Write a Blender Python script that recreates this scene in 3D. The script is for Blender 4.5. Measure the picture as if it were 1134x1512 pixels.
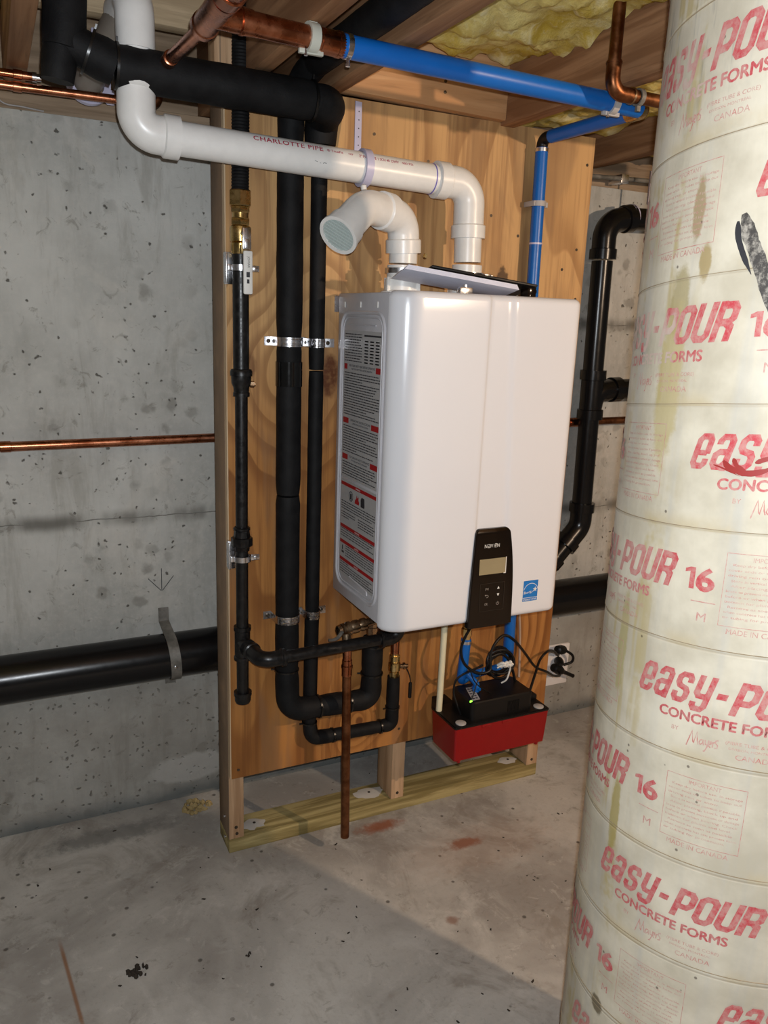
import bpy, bmesh, math, random
from mathutils import Vector, Matrix, noise
random.seed(7)
for _o in list(bpy.data.objects): bpy.data.objects.remove(_o)
SC = bpy.context.scene
COL = SC.collection
V = Vector
PI = math.pi

# ------------------------------------------------------------------ camera
cam_d = bpy.data.cameras.new('camera'); cam = bpy.data.objects.new('camera', cam_d); COL.objects.link(cam)
ya, pt, ro = -0.456974, -0.239104, -0.0372026
Rm = Matrix.Rotation(ya, 3, 'Z') @ Matrix.Rotation(pt, 3, 'X') @ Matrix.Rotation(ro, 3, 'Y')
_r, _f, _u = Rm.col[0], Rm.col[1], Rm.col[2]
CAM = V((-0.44534, -1.71102, 1.31651))
cam.matrix_world = Matrix(((_r[0], _u[0], -_f[0], CAM[0]), (_r[1], _u[1], -_f[1], CAM[1]), (_r[2], _u[2], -_f[2], CAM[2]), (0, 0, 0, 1)))
cam_d.sensor_fit = 'HORIZONTAL'; cam_d.sensor_width = 36.0; cam_d.lens = 1176.4 / 1134 * 36
cam_d.clip_start = 0.02
SC.camera = cam
# ------------------------------------------------------------------ world, lights, exposure
w = bpy.data.worlds.new('world'); SC.world = w; w.use_nodes = True
w.node_tree.nodes['Background'].inputs[0].default_value = (1.0, 0.93, 0.86, 1)
w.node_tree.nodes['Background'].inputs[1].default_value = 0.07
def lamp(name, kind, loc, power, color, size):
    d = bpy.data.lights.new(name, kind); d.energy = power; d.color = color; d.shadow_soft_size = size
    o = bpy.data.objects.new(name, d); o.location = loc; COL.objects.link(o); return o
# the photographer's phone light, a thumb's width above the lens
lamp('phone_light', 'POINT', CAM + _u * 0.03 + _r * 0.012 + _f * 0.0, 57, (0.90, 0.95, 1.0), 0.006)
# bare bulb of the basement, out of frame to the right
lamp('basement_bulb', 'POINT', (1.21, -2.02, 1.62), 80, (1.0, 0.74, 0.52), 0.02)
SC.view_settings.view_transform = 'Standard'; SC.view_settings.look = 'None'
SC.view_settings.gamma = 1; SC.view_settings.exposure = 0.0; SC.view_settings.use_curve_mapping = False

# ------------------------------------------------------------------ material helpers
class NB:
    def __init__(s, nt): s.nt = nt
    def n(s, t, **k):
        nd = s.nt.nodes.new(t)
        for a, b in k.items(): setattr(nd, a, b)
        return nd
    def put(s, sock, v):
        if hasattr(v, 'links') or isinstance(v, bpy.types.NodeSocket): s.nt.links.new(v, sock)
        else:
            if isinstance(v, (tuple, list)) and len(v) == 3 and sock.type == 'RGBA': v = (*v, 1)
            sock.default_value = v
    def pos(s): return s.n('ShaderNodeNewGeometry').outputs['Position']
    def sep(s, v):
        nd = s.n('ShaderNodeSeparateXYZ'); s.put(nd.inputs[0], v); return nd.outputs
    def comb(s, x, y, z):
        nd = s.n('ShaderNodeCombineXYZ'); s.put(nd.inputs[0], x); s.put(nd.inputs[1], y); s.put(nd.inputs[2], z); return nd.outputs[0]
    def scl(s, v, k, off=(0, 0, 0)):
        nd = s.n('ShaderNodeMapping'); s.put(nd.inputs[0], v); nd.inputs['Scale'].default_value = k; nd.inputs['Location'].default_value = off; return nd.outputs[0]
    def noise(s, v, sc, det=3, rough=.55, dist=0, out=0):
        nd = s.n('ShaderNodeTexNoise'); s.put(nd.inputs['Vector'], v); nd.inputs['Scale'].default_value = sc
        nd.inputs['Detail'].default_value = det; nd.inputs['Roughness'].default_value = rough; nd.inputs['Distortion'].default_value = dist
        return nd.outputs[out]
    def vor(s, v, sc, feat='F1', out=0, rnd=1):
        nd = s.n('ShaderNodeTexVoronoi', feature=feat); s.put(nd.inputs['Vector'], v); nd.inputs['Scale'].default_value = sc
        nd.inputs['Randomness'].default_value = rnd; return nd.outputs[out]
    def m(s, op, a, b=0.0, c=0.0, clamp=False):
        nd = s.n('ShaderNodeMath', operation=op, use_clamp=clamp); s.put(nd.inputs[0], a); s.put(nd.inputs[1], b)
        if op in ('MULTIPLY_ADD', 'SMOOTH_MIN', 'COMPARE'): s.put(nd.inputs[2], c)
        return nd.outputs[0]
    def map(s, v, a, b, c=0.0, d=1.0):
        nd = s.n('ShaderNodeMapRange', interpolation_type='SMOOTHSTEP'); s.put(nd.inputs[0], v)
        for i, q in enumerate((a, b, c, d)): nd.inputs[i + 1].default_value = q
        return nd.outputs[0]
    def mix(s, f, a, b, mode='MIX'):
        nd = s.n('ShaderNodeMix', data_type='RGBA', blend_type=mode); s.put(nd.inputs[0], f); s.put(nd.inputs[6], a); s.put(nd.inputs[7], b); return nd.outputs[2]
    def bump(s, h, st, dist=.002, nrm=None):
        nd = s.n('ShaderNodeBump'); s.put(nd.inputs['Height'], h); nd.inputs['Strength'].default_value = st; nd.inputs['Distance'].default_value = dist
        if nrm is not None: s.put(nd.inputs['Normal'], nrm)
        return nd.outputs[0]
    def spot(s, v, c, r):   # mask of an elliptical stain
        nd = s.n('ShaderNodeVectorMath', operation='SUBTRACT'); s.put(nd.inputs[0], v); nd.inputs[1].default_value = c
        n2 = s.n('ShaderNodeVectorMath', operation='DIVIDE'); s.put(n2.inputs[0], nd.outputs[0]); n2.inputs[1].default_value = r
        n3 = s.n('ShaderNodeVectorMath', operation='LENGTH'); s.put(n3.inputs[0], n2.outputs[0]); return n3.outputs['Value']
def mat(name, col=(.5, .5, .5), rough=.5, metal=0.0, spec=.5, fn=None):
    m = bpy.data.materials.new(name); m.use_nodes = True; nt = m.node_tree
    b = nt.nodes['Principled BSDF']; b.inputs['Base Color'].default_value = (*col, 1)
    b.inputs['Roughness'].default_value = rough; b.inputs['Metallic'].default_value = metal
    b.inputs['Specular IOR Level'].default_value = spec
    nb = NB(nt)
    if fn: fn(nb, b)
    elif name not in PLAIN:   # every plain thing gets a faint unevenness of colour and surface
        n = nb.noise(nb.pos(), 35, 4)
        nb.put(b.inputs['Base Color'], nb.mix(nb.map(n, .3, .7), tuple(c * .96 for c in col), tuple(min(1, c * 1.02) for c in col)))
        nb.put(b.inputs['Roughness'], nb.map(nb.noise(nb.pos(), 60, 3), .3, .7, max(0, rough - .015), min(1, rough + .02)))
    return m
PLAIN = ('lens',)
def srgb(r, g, b):
    return tuple(((c / 255) / 12.92 if c / 255 <= .04045 else ((c / 255 + .055) / 1.055) ** 2.4) for c in (r, g, b))

def f_wall(nb, b):
    p = nb.pos(); x, y, z = nb.sep(p)
    c = nb.mix(nb.map(nb.noise(p, 2.2, 5, .6), .35, .7), (.435, .435, .405), (.62, .62, .585))
    c = nb.mix(nb.map(nb.noise(nb.scl(p, (1, 1, .25)), 9, 5, .65), .45, .75, 0, .55), c, (.31, .305, .28))
    c = nb.mix(nb.map(nb.noise(p, 60, 4, .7), .42, .75, 0, .35), c, (.62, .6, .56))
    c = nb.mix(nb.map(nb.noise(nb.scl(p, (1, 1, .16), (4, 0, 2)), 17, 5, .7, .5), .50, .68, 0, .40), c, (.27, .255, .215))
    c = nb.mix(nb.map(nb.noise(p, 26, 5, .75, .8), .58, .68, 0, .50), c, (.21, .195, .165))
    c = nb.mix(nb.map(nb.noise(nb.scl(p, (1, 1, 1), (9, 0, 4)), 5, 5, .65, .5), .56, .70, 0, .35), c, (.66, .63, .57))
    # blotches and bug holes, thicker in the lowest lift
    low = nb.map(z, .50, .38)
    wp = nb.n('ShaderNodeVectorMath', operation='ADD'); nb.put(wp.inputs[0], p)
    sc_ = nb.n('ShaderNodeVectorMath', operation='SCALE'); nb.put(sc_.inputs[0], nb.noise(p, 30, 3, out=1)); sc_.inputs['Scale'].default_value = .035
    nb.put(wp.inputs[1], sc_.outputs[0]); q = wp.outputs[0]
    d1 = nb.vor(q, 16); g1 = nb.noise(p, 3.3, 2)
    bl = nb.m('MULTIPLY', nb.map(d1, .34, .18), nb.map(g1, .46, .60))
    c = nb.mix(nb.m('MULTIPLY', bl, .55), c, (.20, .19, .165))
    d2 = nb.vor(q, 62); r2 = nb.vor(q, 62, out=1); rs = nb.sep(r2)[0]
    thr = nb.m('ADD', nb.map(g1, .42, .6, .05, .24), nb.m('MULTIPLY', low, .35))
    pit = nb.m('MULTIPLY', nb.map(nb.m('ADD', d2, nb.m('MULTIPLY', nb.noise(p, 120, 3), .25)), .40, .24), nb.m('LESS_THAN', rs, thr))
    c = nb.mix(nb.m('MULTIPLY', pit, .85), c, (.075, .068, .055))
    # cold joints between the lifts
    wz = nb.m('ADD', z, nb.m('MULTIPLY', nb.m('SUBTRACT', nb.noise(nb.scl(p, (1, 1, 0)), 12, 4), .5), .016))
    jm = None
    for zj in (.812, .738, 1.32):
        xm = nb.m('GREATER_THAN' if zj < .8 else 'LESS_THAN', x, .5) if zj != 1.32 else nb.m('GREATER_THAN', x, .5)
        ln = nb.m('MULTIPLY', nb.map(nb.m('ABSOLUTE', nb.m('SUBTRACT', wz, zj)), .0022, .0006), xm)
        hl = nb.m('MULTIPLY', nb.m('MULTIPLY', nb.map(nb.m('ABSOLUTE', nb.m('SUBTRACT', wz, zj)), .030, .002), xm), nb.map(nb.noise(nb.scl(p, (1, 1, 0)), 7, 3), .42, .60, .12, .8))
        k = nb.m('MAXIMUM', nb.m('MULTIPLY', ln, .75), hl); jm = k if jm is None else nb.m('MAXIMUM', jm, k)
    c = nb.mix(jm, c, (.10, .095, .08))
    c = nb.mix(nb.m('MULTIPLY', low, nb.map(nb.noise(p, 5, 4, .6), .3, .7, .35, .75)), c, (.235, .22, .19))
    # dark band along the foot of the wall, white smear above it
    c = nb.mix(nb.m('MULTIPLY', nb.map(nb.m('ADD', z, nb.m('MULTIPLY', nb.noise(p, 8), .06)), .085, .03), .8), c, (.12, .135, .135))
    lf = nb.m('MULTIPLY', nb.spot(p, (-.03, .283, .09), (.13, .5, .045)), 1)
    c = nb.mix(nb.map(nb.m('ADD', lf, nb.m('MULTIPLY', nb.noise(p, 25), .6)), 1.35, 1.05, 0, .7), c, (.50, .49, .46))
    nb.put(b.inputs['Base Color'], c)
    h = nb.m('SUBTRACT', nb.noise(p, 50, 5, .6), nb.m('MULTIPLY', pit, 1.5))
    nb.put(b.inputs['Normal'], nb.bump(nb.m('SUBTRACT', h, jm), .55, .003))
M = {}
M['wall'] = mat('cast_concrete_wall', rough=.88, spec=.25, fn=f_wall)
def f_floor(nb, b):
    p = nb.pos()
    c = nb.mix(nb.map(nb.noise(p, 1.7, 5, .6, .6), .38, .66), (.31, .29, .265), (.54, .52, .48))
    c = nb.mix(nb.map(nb.noise(p, 5.5, 6, .68, 1.0), .5, .72, 0, .6), c, (.60, .585, .545))
    c = nb.mix(nb.map(nb.noise(p, 4.2, 5, .75, .8), .52, .68, 0, .55), c, (.235, .205, .17))
    c = nb.mix(nb.map(nb.noise(p, 17, 5, .75, .6), .56, .68, 0, .4), c, (.62, .595, .55))
    c = nb.mix(nb.map(nb.noise(p, 23, 5, .75, .4), .57, .68, 0, .45), c, (.20, .18, .15))
    c = nb.mix(nb.map(nb.noise(p, 90, 4, .7), .5, .8, 0, .3), c, (.22, .20, .18))
    d = nb.vor(p, 42); rs = nb.sep(nb.vor(p, 42, out=1))[1]
    dk = nb.m('MULTIPLY', nb.map(d, .26, .12), nb.m('LESS_THAN', rs, .06))
    c = nb.mix(nb.m('MULTIPLY', dk, .8), c, (.08, .07, .06))
    nz = nb.m('MULTIPLY', nb.noise(p, 34, 5, .7), 1.3)
    for ce, r, col, k in (((.394, -.046, 0), (.085, .03, 1), (.28, .085, .035), .85), ((.567, -.195, 0), (.07, .028, 1), (.25, .07, .03), .9),
                          ((.40, -.42, 0), (.02, .02, 1), (.22, .1, .06), .7), ((.60, -.22, 0), (.3, .12, 1), (.42, .28, .20), .25),
                          ((.06, -.13, 0), (.07, .045, 1), (.64, .62, .58), .45), ((-.2, -.45, 0), (.16, .12, 1), (.60, .58, .54), .35),
                          ((-.26, .19, 0), (.25, .05, 1), (.16, .16, .15), .7)):
        s = nb.m('ADD', nb.spot(p, ce, r), nz); c = nb.mix(nb.map(s, 1.65, .95, 0, k), c, col)
    # a thin rust line
    xx, yy, zz = nb.sep(p)
    ln = nb.m('ABSOLUTE', nb.m('ADD', nb.m('SUBTRACT', xx, -.393), nb.m('MULTIPLY', nb.m('SUBTRACT', yy, -.262), .1)))
    lm = nb.m('MULTIPLY', nb.map(ln, .006, .001), nb.map(nb.m('ABSOLUTE', nb.m('SUBTRACT', yy, -.27)), .15, .08))
    c = nb.mix(nb.m('MULTIPLY', lm, .8), c, (.26, .11, .04))
    nb.put(b.inputs['Base Color'], c)
    nb.put(b.inputs['Roughness'], nb.map(nb.noise(p, 6), .3, .7, .62, .85))
    nb.put(b.inputs['Normal'], nb.bump(nb.m('SUBTRACT', nb.noise(p, 45, 6, .7), dk), .35, .003))
M['floor'] = mat('trowelled_concrete_floor', rough=.75, spec=.3, fn=f_floor)
KNOTS = ((.238, 1.184, .024, .050, 1.0), (.046, 1.206, .02, .03, .6), (.338, .305, .012, .014, .8), (.20, .70, .02, .03, .4), (.8, .45, .02, .03, .6))
def f_ply(nb, b):
    p = nb.pos(); x, y, z = nb.sep(p)
    fx = nb.m('ADD', x, nb.m('MULTIPLY', nb.m('SUBTRACT', nb.noise(nb.scl(p, (1, 0, .35)), 3.2, 3), .5), .12))
    base = nb.noise(nb.comb(nb.m('MULTIPLY', fx, 2.6), 0.0, nb.m('MULTIPLY', z, .55)), 1.0, 2, .5)
    t = nb.m('MULTIPLY', base, 13.0)
    kn = None
    for kx, kz, rx, rz, st in KNOTS:
        d = nb.spot(nb.comb(x, 0.0, z), (kx, 0, kz), (rx * 2.4, 1, rz * 2.4))
        e = nb.m('MULTIPLY', nb.m('POWER', 2.718, nb.m('MULTIPLY', nb.m('MULTIPLY', d, d), -.22)), 5.0 * st); t = nb.m('ADD', t, e)
        k = nb.m('MULTIPLY', nb.map(nb.m('ADD', d, nb.m('MULTIPLY', nb.noise(p, 40, 3), .3)), .62, .42), st); kn = nb.m('MULTIPLY', k, nb.map(nb.noise(p, 60, 3), .3, .6, .55, 1.0)) if kn is None else nb.m('MAXIMUM', kn, k)
    fr = nb.m('FRACT', t)
    late = nb.m('MULTIPLY', nb.map(fr, .35, .86), nb.map(fr, 1.0, .93))
    hi = nb.map(z, .95, 1.35)  # lit upper part and shaded lower part put into the wood colour
    early = nb.mix(hi, (.42, .185, .050), (.60, .355, .15)); dark = nb.mix(hi, (.20, .070, .016), (.33, .17, .065))
    c = nb.mix(nb.m('MULTIPLY', late, nb.map(nb.noise(p, 3.5), .3, .7, .3, .95)), early, dark)
    st = nb.noise(nb.comb(nb.m('MULTIPLY', x, 48), 0.0, nb.m('MULTIPLY', z, 1.5)), 1.0, 4, .65)
    c = nb.mix(nb.map(st, .45, .66, 0, .7), c, nb.mix(hi, (.20, .075, .02), (.32, .165, .07)))
    st2 = nb.noise(nb.comb(nb.m('MULTIPLY', x, 14), 3.0, nb.m('MULTIPLY', z, 2.1)), 1.0, 3, .6)
    c = nb.mix(nb.map(st2, .54, .66, 0, .6), c, (.25, .13, .06))
    st3 = nb.noise(nb.comb(nb.m('MULTIPLY', x, 5), 7.0, nb.m('MULTIPLY', z, 1.3)), 1.0, 4, .65, .8)
    c = nb.mix(nb.map(st3, .52, .64, 0, .42), c, nb.mix(hi, (.20, .075, .02), (.30, .18, .09)))
    c = nb.mix(kn, c, (.115, .038, .014))
    s1 = nb.m('ADD', nb.spot(p, (.683, -.018, 1.405), (.020, 1, .045)), nb.noise(p, 45, 3))
    c = nb.mix(nb.map(s1, 1.5, 1.2, 0, .85), c, (.06, .035, .02))
    nb.put(b.inputs['Base Color'], c)
    nb.put(b.inputs['Normal'], nb.bump(nb.m('ADD', st, nb.m('MULTIPLY', late, .4)), .25, .0012))
M['ply'] = mat('plywood_face', rough=.6, spec=.3, fn=f_ply)
def f_wood(c0, c1, ax, sc=1.0):
    def f(nb, b):
        p = nb.pos(); k = [26 * sc, 26 * sc, 26 * sc]; k[ax] = 1.6 * sc
        v = nb.scl(p, tuple(k))
        d = nb.noise(v, 1.0, 4, .6, .6); g = nb.noise(v, 4.5, 3, .7)
        c = nb.mix(nb.map(d, .38, .64), c0, c1); c = nb.mix(nb.map(g, .5, .78, 0, .45), c, tuple(q * .55 for q in c0))
        nb.put(b.inputs['Base Color'], c); nb.put(b.inputs['Normal'], nb.bump(g, .25, .001))
    return f
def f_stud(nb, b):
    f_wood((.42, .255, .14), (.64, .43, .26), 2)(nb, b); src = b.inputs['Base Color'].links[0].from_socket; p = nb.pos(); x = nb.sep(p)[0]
    # darker, greyer outer face of the left stud
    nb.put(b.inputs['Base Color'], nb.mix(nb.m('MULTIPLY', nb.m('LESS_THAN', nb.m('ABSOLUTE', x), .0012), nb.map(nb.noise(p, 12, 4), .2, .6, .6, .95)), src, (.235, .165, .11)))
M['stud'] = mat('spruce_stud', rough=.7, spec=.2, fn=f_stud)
M['edge'] = mat('plywood_edge', rough=.75, spec=.2, fn=f_wood((.55, .40, .25), (.70, .54, .36), 2, 1.4))
M['plate'] = mat('treated_lumber', rough=.7, spec=.2, fn=f_wood((.22, .17, .065), (.46, .375, .17), 0, 1.6))
M['joist'] = mat('joist_wood', rough=.75, spec=.2, fn=f_wood((.25, .125, .06), (.43, .24, .125), 1))
M['block'] = mat('blocking_wood', rough=.7, spec=.2, fn=f_wood((.50, .265, .12), (.68, .41, .21), 0))
M['block2'] = mat('pale_blocking_wood', rough=.7, spec=.2, fn=f_wood((.40, .30, .185), (.58, .45, .29), 0))
M['rim'] = mat('rim_wood', rough=.75, spec=.2, fn=f_wood((.24, .17, .11), (.38, .28, .19), 0))
M['osb'] = mat('subfloor', (.28, .18, .1), .8)
def f_batt(nb, b):
    p = nb.pos()
    c = nb.mix(nb.map(nb.noise(p, 9, 5, .6, .5), .35, .68), (.55, .39, .06), (.78, .66, .26))
    c = nb.mix(nb.map(nb.noise(p, 4, 3), .55, .75, 0, .55), c, (.42, .27, .10))
    c = nb.mix(nb.map(nb.noise(p, 13, 4, .6, .8), .52, .7, 0, .7), c, (.84, .78, .50))
    h = nb.noise(p, 70, 6, .75)
    c = nb.mix(nb.map(h, .5, .8, 0, .4), c, (.86, .83, .66))
    nb.put(b.inputs['Base Color'], c); nb.put(b.inputs['Normal'], nb.bump(h, .7, .006))
M['batt'] = mat('fiberglass_insulation', rough=.95, spec=.1, fn=f_batt)
def f_foam(nb, b):
    p = nb.pos(); n = nb.noise(p, 260, 3, .7)
    nb.put(b.inputs['Base Color'], nb.mix(nb.map(nb.noise(p, 30), .3, .7), (.0045, .0045, .005), (.0095, .0095, .010)))
    nb.put(b.inputs['Normal'], nb.bump(nb.m('ADD', n, nb.noise(p, 40, 3)), .35, .0015))
M['foam'] = mat('black_pipe_insulation', rough=.65, spec=.2, fn=f_foam)
def f_iron(nb, b):
    p = nb.pos(); n = nb.noise(p, 90, 5, .7)
    nb.put(b.inputs['Base Color'], nb.mix(nb.map(n, .4, .75), (.004, .004, .0045), (.016, .014, .013)))
    nb.put(b.inputs['Roughness'], nb.map(n, .35, .7, .28, .5)); nb.put(b.inputs['Normal'], nb.bump(n, .2, .0008))
M['iron'] = mat('black_iron_pipe', rough=.35, spec=.4, fn=f_iron)
M['abs'] = mat('black_drain_pipe', (.005, .005, .0055), .24, spec=.35)
M['pvc'] = mat('white_pvc', (.82, .81, .78), .32)
M['cpvc'] = mat('cream_cpvc', (.74, .68, .47), .4)
M['blue'] = mat('blue_pex', (.004, .12, .46), .36)
def f_cu(c0, c1, r0, r1):
    def f(nb, b):
        p = nb.pos(); n = nb.noise(p, 28, 5, .65)
        nb.put(b.inputs['Base Color'], nb.mix(nb.map(n, .35, .7), c0, c1)); nb.put(b.inputs['Roughness'], nb.map(n, .3, .7, r0, r1))
    return f
M['copper'] = mat('copper', metal=1, fn=f_cu((.30, .10, .047), (.54, .225, .125), .2, .36))
M['oldcu'] = mat('tarnished_copper', metal=1, fn=f_cu((.13, .047, .02), (.28, .12, .055), .3, .5))
M['brass'] = mat('brass', metal=1, fn=f_cu((.50, .34, .12), (.78, .58, .28), .2, .38))
M['bronze'] = mat('bronze', metal=1, fn=f_cu((.30, .2, .12), (.56, .42, .28), .22, .4))
M['zinc'] = mat('zinc_steel', metal=1, fn=f_cu((.62, .62, .64), (.85, .85, .88), .2, .34))
M['lead'] = mat('dull_strap', metal=.25, fn=f_cu((.12, .115, .10), (.24, .225, .20), .45, .6))
M['tape'] = mat('gloss_black_tape', (.006, .006, .006), .12)
M['tie'] = mat('black_cable_tie', (.004, .004, .004), .3)
M['paper'] = mat('booklet_paper', (.72, .74, .86), .5)
M['white'] = mat('white_enamel', (.78, .78, .795), .2, fn=lambda nb, b: (nb.put(b.inputs['Base Color'], nb.mix(nb.map(nb.noise(nb.pos(), 3), .3, .7), (.70, .71, .745), (.72, .73, .76))),))
M['side'] = mat('grey_white_panel', (.50, .50, .53), .3)
M['gloss'] = mat('gloss_black_plastic', (.008, .0045, .0025), .15, spec=.3)
M['lcd'] = mat('lcd_glass', (.30, .25, .145), .25)
M['print'] = mat('white_print', (.75, .74, .7), .5)
M['dimprint'] = mat('grey_print', (.30, .27, .24), .5)
M['keyline'] = mat('key_outline', (.035, .028, .022), .4)
M['ink'] = mat('black_print', (.03, .03, .035), .5)
M['redink'] = mat('red_print', (.36, .012, .015), .45)
M['pipeink'] = mat('red_pipe_print', (.42, .012, .05), .5)
M['paperlab'] = mat('label_film', (.42, .42, .42), .3)
M['estar'] = mat('blue_sticker', (.01, .17, .52), .35)
M['red'] = mat('red_plastic', (.25, .002, .004), .33)
M['blk'] = mat('matt_black_plastic', (.006, .0055, .0055), .42, spec=.3)
M['grey'] = mat('grey_plastic', (.42, .40, .39), .5)
M['ltgrey'] = mat('pale_grey_nylon', (.50, .51, .44), .5)
M['lav'] = mat('lavender_white_plastic', (.56, .54, .70), .35)
M['outlet'] = mat('white_wall_plate', (.86, .82, .80), .4)
M['screen'] = mat('vent_screen', (.45, .52, .50), .5)
M['redknob'] = mat('red_handle', (.5, .02, .03), .4)
M['screw'] = mat('screw_head', (.09, .07, .05), .4, .7)
M['dirt'] = mat('dark_debris', (.03, .022, .015), .9)
M['putty'] = mat('white_putty', (.52, .50, .46), .9)
M['leaf'] = mat('dry_debris', (.36, .27, .12), .9)
def led(nb, b):
    b.inputs['Emission Color'].default_value = (.25, 1, .05, 1); b.inputs['Emission Strength'].default_value = 3.0
    nb.put(b.inputs['Base Color'], nb.mix(nb.noise(nb.pos(), 50), (.1, .5, .05), (.15, .6, .05)))
M['led'] = mat('green_led', fn=led)
# ---- column paper
CX, CY, CR = .4468, -1.052, .2075
DZ, SL, Z0 = .1372, .0217, 1.5154
def f_tube(nb, b):
    p = nb.pos(); x, y, z = nb.sep(p)
    # azimuth, wrapped so that the seam of the angle lies on the far side
    th = nb.m('ARCTAN2', nb.m('SUBTRACT', CY, y), nb.m('SUBTRACT', CX, x))   # az - pi
    u = nb.m('MULTIPLY', th, CR)
    uv = nb.comb(u, z, 0.0)
    c = nb.mix(nb.map(nb.noise(uv, 9, 5, .6), .32, .7), (.47, .425, .325), (.65, .60, .48))
    c = nb.mix(nb.map(nb.noise(nb.scl(uv, (26, 1.3, 1)), 1.0, 4, .6), .48, .72, 0, .45), c, (.42, .42, .40))
    # yellowish drips of glue running down on one side
    dr = nb.noise(nb.scl(uv, (24, 2.2, 1), (3, 5, 0)), 1.0, 3, .6)
    mk = nb.m('MULTIPLY', nb.m('MULTIPLY', nb.map(dr, .50, .60), nb.map(nb.noise(nb.scl(uv, (1, 1, 1), (7, 1, 0)), 11, 4, .7), .44, .56)), nb.map(nb.m('ABSOLUTE', nb.m('ADD', u, .055)), .085, .02))
    c = nb.mix(nb.m('MULTIPLY', mk, .7), c, (.43, .34, .13))
    for a, zz, ru, rz, cc, k in ((-.005, 1.44, .008, .035, (.30, .21, .09), .75), (.012, 1.385, .008, .02, (.33, .24, .09), .8), (-.018, 1.345, .014, .04, (.36, .30, .15), .8),
                                 (-.02, 1.25, .02, .09, (.46, .38, .17), .7), (-.025, .70, .009, .06, (.36, .29, .09), .8), (-.05, .93, .010, .07, (.38, .33, .13), .7),
                                 (-.016, .41, .012, .013, (.16, .13, .08), .95)):
        s = nb.m('ADD', nb.spot(uv, (a, zz, 0), (ru, rz, 1)), nb.m('MULTIPLY', nb.noise(uv, 60, 4, .7), .9)); c = nb.mix(nb.map(s, 1.6, 1.2, 0, k), c, cc)
    # dirt streaks near the top edge
    ds = nb.noise(nb.scl(uv, (60, 5, 1), (9, 2, 0)), 1.0, 4, .7)
    top = nb.m('MULTIPLY', nb.map(z, 1.48, 1.68), nb.map(u, .05, -.01))
    c = nb.mix(nb.m('MULTIPLY', nb.map(ds, .53, .66), nb.m('MULTIPLY', top, .75)), c, (.14, .15, .16))
    # faint tan tint and darker edge along each lap of the spiral
    ph = nb.m('FRACT', nb.m('DIVIDE', nb.m('ADD', nb.m('SUBTRACT', z, Z0), nb.m('ADD', nb.m('MULTIPLY', th, -SL), -SL * (PI - 3.5))), DZ))
    edge = nb.m('MAXIMUM', nb.map(ph, .02, 0.0), nb.map(ph, .985, 1.0))
    lap = nb.m('MULTIPLY', nb.map(ph, .16, .0, 0, .6), nb.map(nb.noise(uv, 14, 4), .46, .62))
    c = nb.mix(lap, c, (.50, .41, .24))
    c = nb.mix(nb.m('MULTIPLY', edge, .22), c, (.36, .28, .18))
    sp = nb.m('MULTIPLY', nb.map(nb.vor(uv, 70), .16, .09), nb.m('LESS_THAN', nb.sep(nb.vor(uv, 70, out=1))[0], .07))
    c = nb.mix(nb.m('MULTIPLY', sp, .7), c, (.06, .04, .03))
    nb.put(b.inputs['Base Color'], c)
    h = nb.m('SUBTRACT', nb.m('MULTIPLY', nb.noise(nb.scl(uv, (8, 3, 1)), 3.0, 4), .9), edge)
    nb.put(b.inputs['Normal'], nb.bump(nb.m('ADD', h, nb.m('MULTIPLY', nb.noise(nb.scl(uv, (40, 4, 1)), 1, 3), .5)), .35, .0025))
M['tube'] = mat('waxed_paper_tube', rough=.55, spec=.3, fn=f_tube)
def f_cink(nb, b):
    p = nb.pos(); n = nb.noise(p, 95, 5, .75); n2 = nb.noise(nb.scl(p, (1, 1, .25)), 22, 3)
    x, y, z = nb.sep(p); th = nb.m('ARCTAN2', nb.m('SUBTRACT', CY, y), nb.m('SUBTRACT', CX, x)); u = nb.m('MULTIPLY', th, CR)
    worn = nb.m('MULTIPLY', nb.map(u, .02, -.035), nb.map(z, 1.0, 1.3, .25, .8))
    f = nb.m('MULTIPLY', nb.map(n, .3, .66, .95, .55), nb.m('SUBTRACT', 1.0, nb.m('MULTIPLY', worn, nb.map(n2, .42, .58))))
    nb.put(b.inputs['Base Color'], nb.mix(f, (.55, .50, .42), (.48, .025, .045)))
M['cink'] = mat('red_stencil_ink', rough=.55, spec=.3, fn=f_cink)
def f_cink2(nb, b):
    p = nb.pos(); n = nb.noise(p, 110, 5, .75)
    nb.put(b.inputs['Base Color'], nb.mix(nb.map(n, .3, .62, .75, .3), (.55, .50, .42), (.46, .05, .055)))
M['cink2'] = mat('faded_red_ink', rough=.55, spec=.3, fn=f_cink2)
M['seam'] = mat('seam_lap_line', (.30, .235, .15), .8)
def f_smear(nb, b):
    p = nb.pos(); n = nb.noise(p, 170, 4, .7); n2 = nb.noise(nb.scl(p, (1, 1, .2)), 70, 3)
    nb.put(b.inputs['Base Color'], nb.mix(nb.map(nb.m('ADD', nb.m('MULTIPLY', n, .5), nb.m('MULTIPLY', n2, .5)), .42, .58), (.05, .045, .04), (.36, .33, .28)))
M['redsm'] = mat('dried_red_smudge', (.30, .025, .02), .5)
M['smear'] = mat('grey_smear', rough=.7, fn=f_smear)

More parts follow.
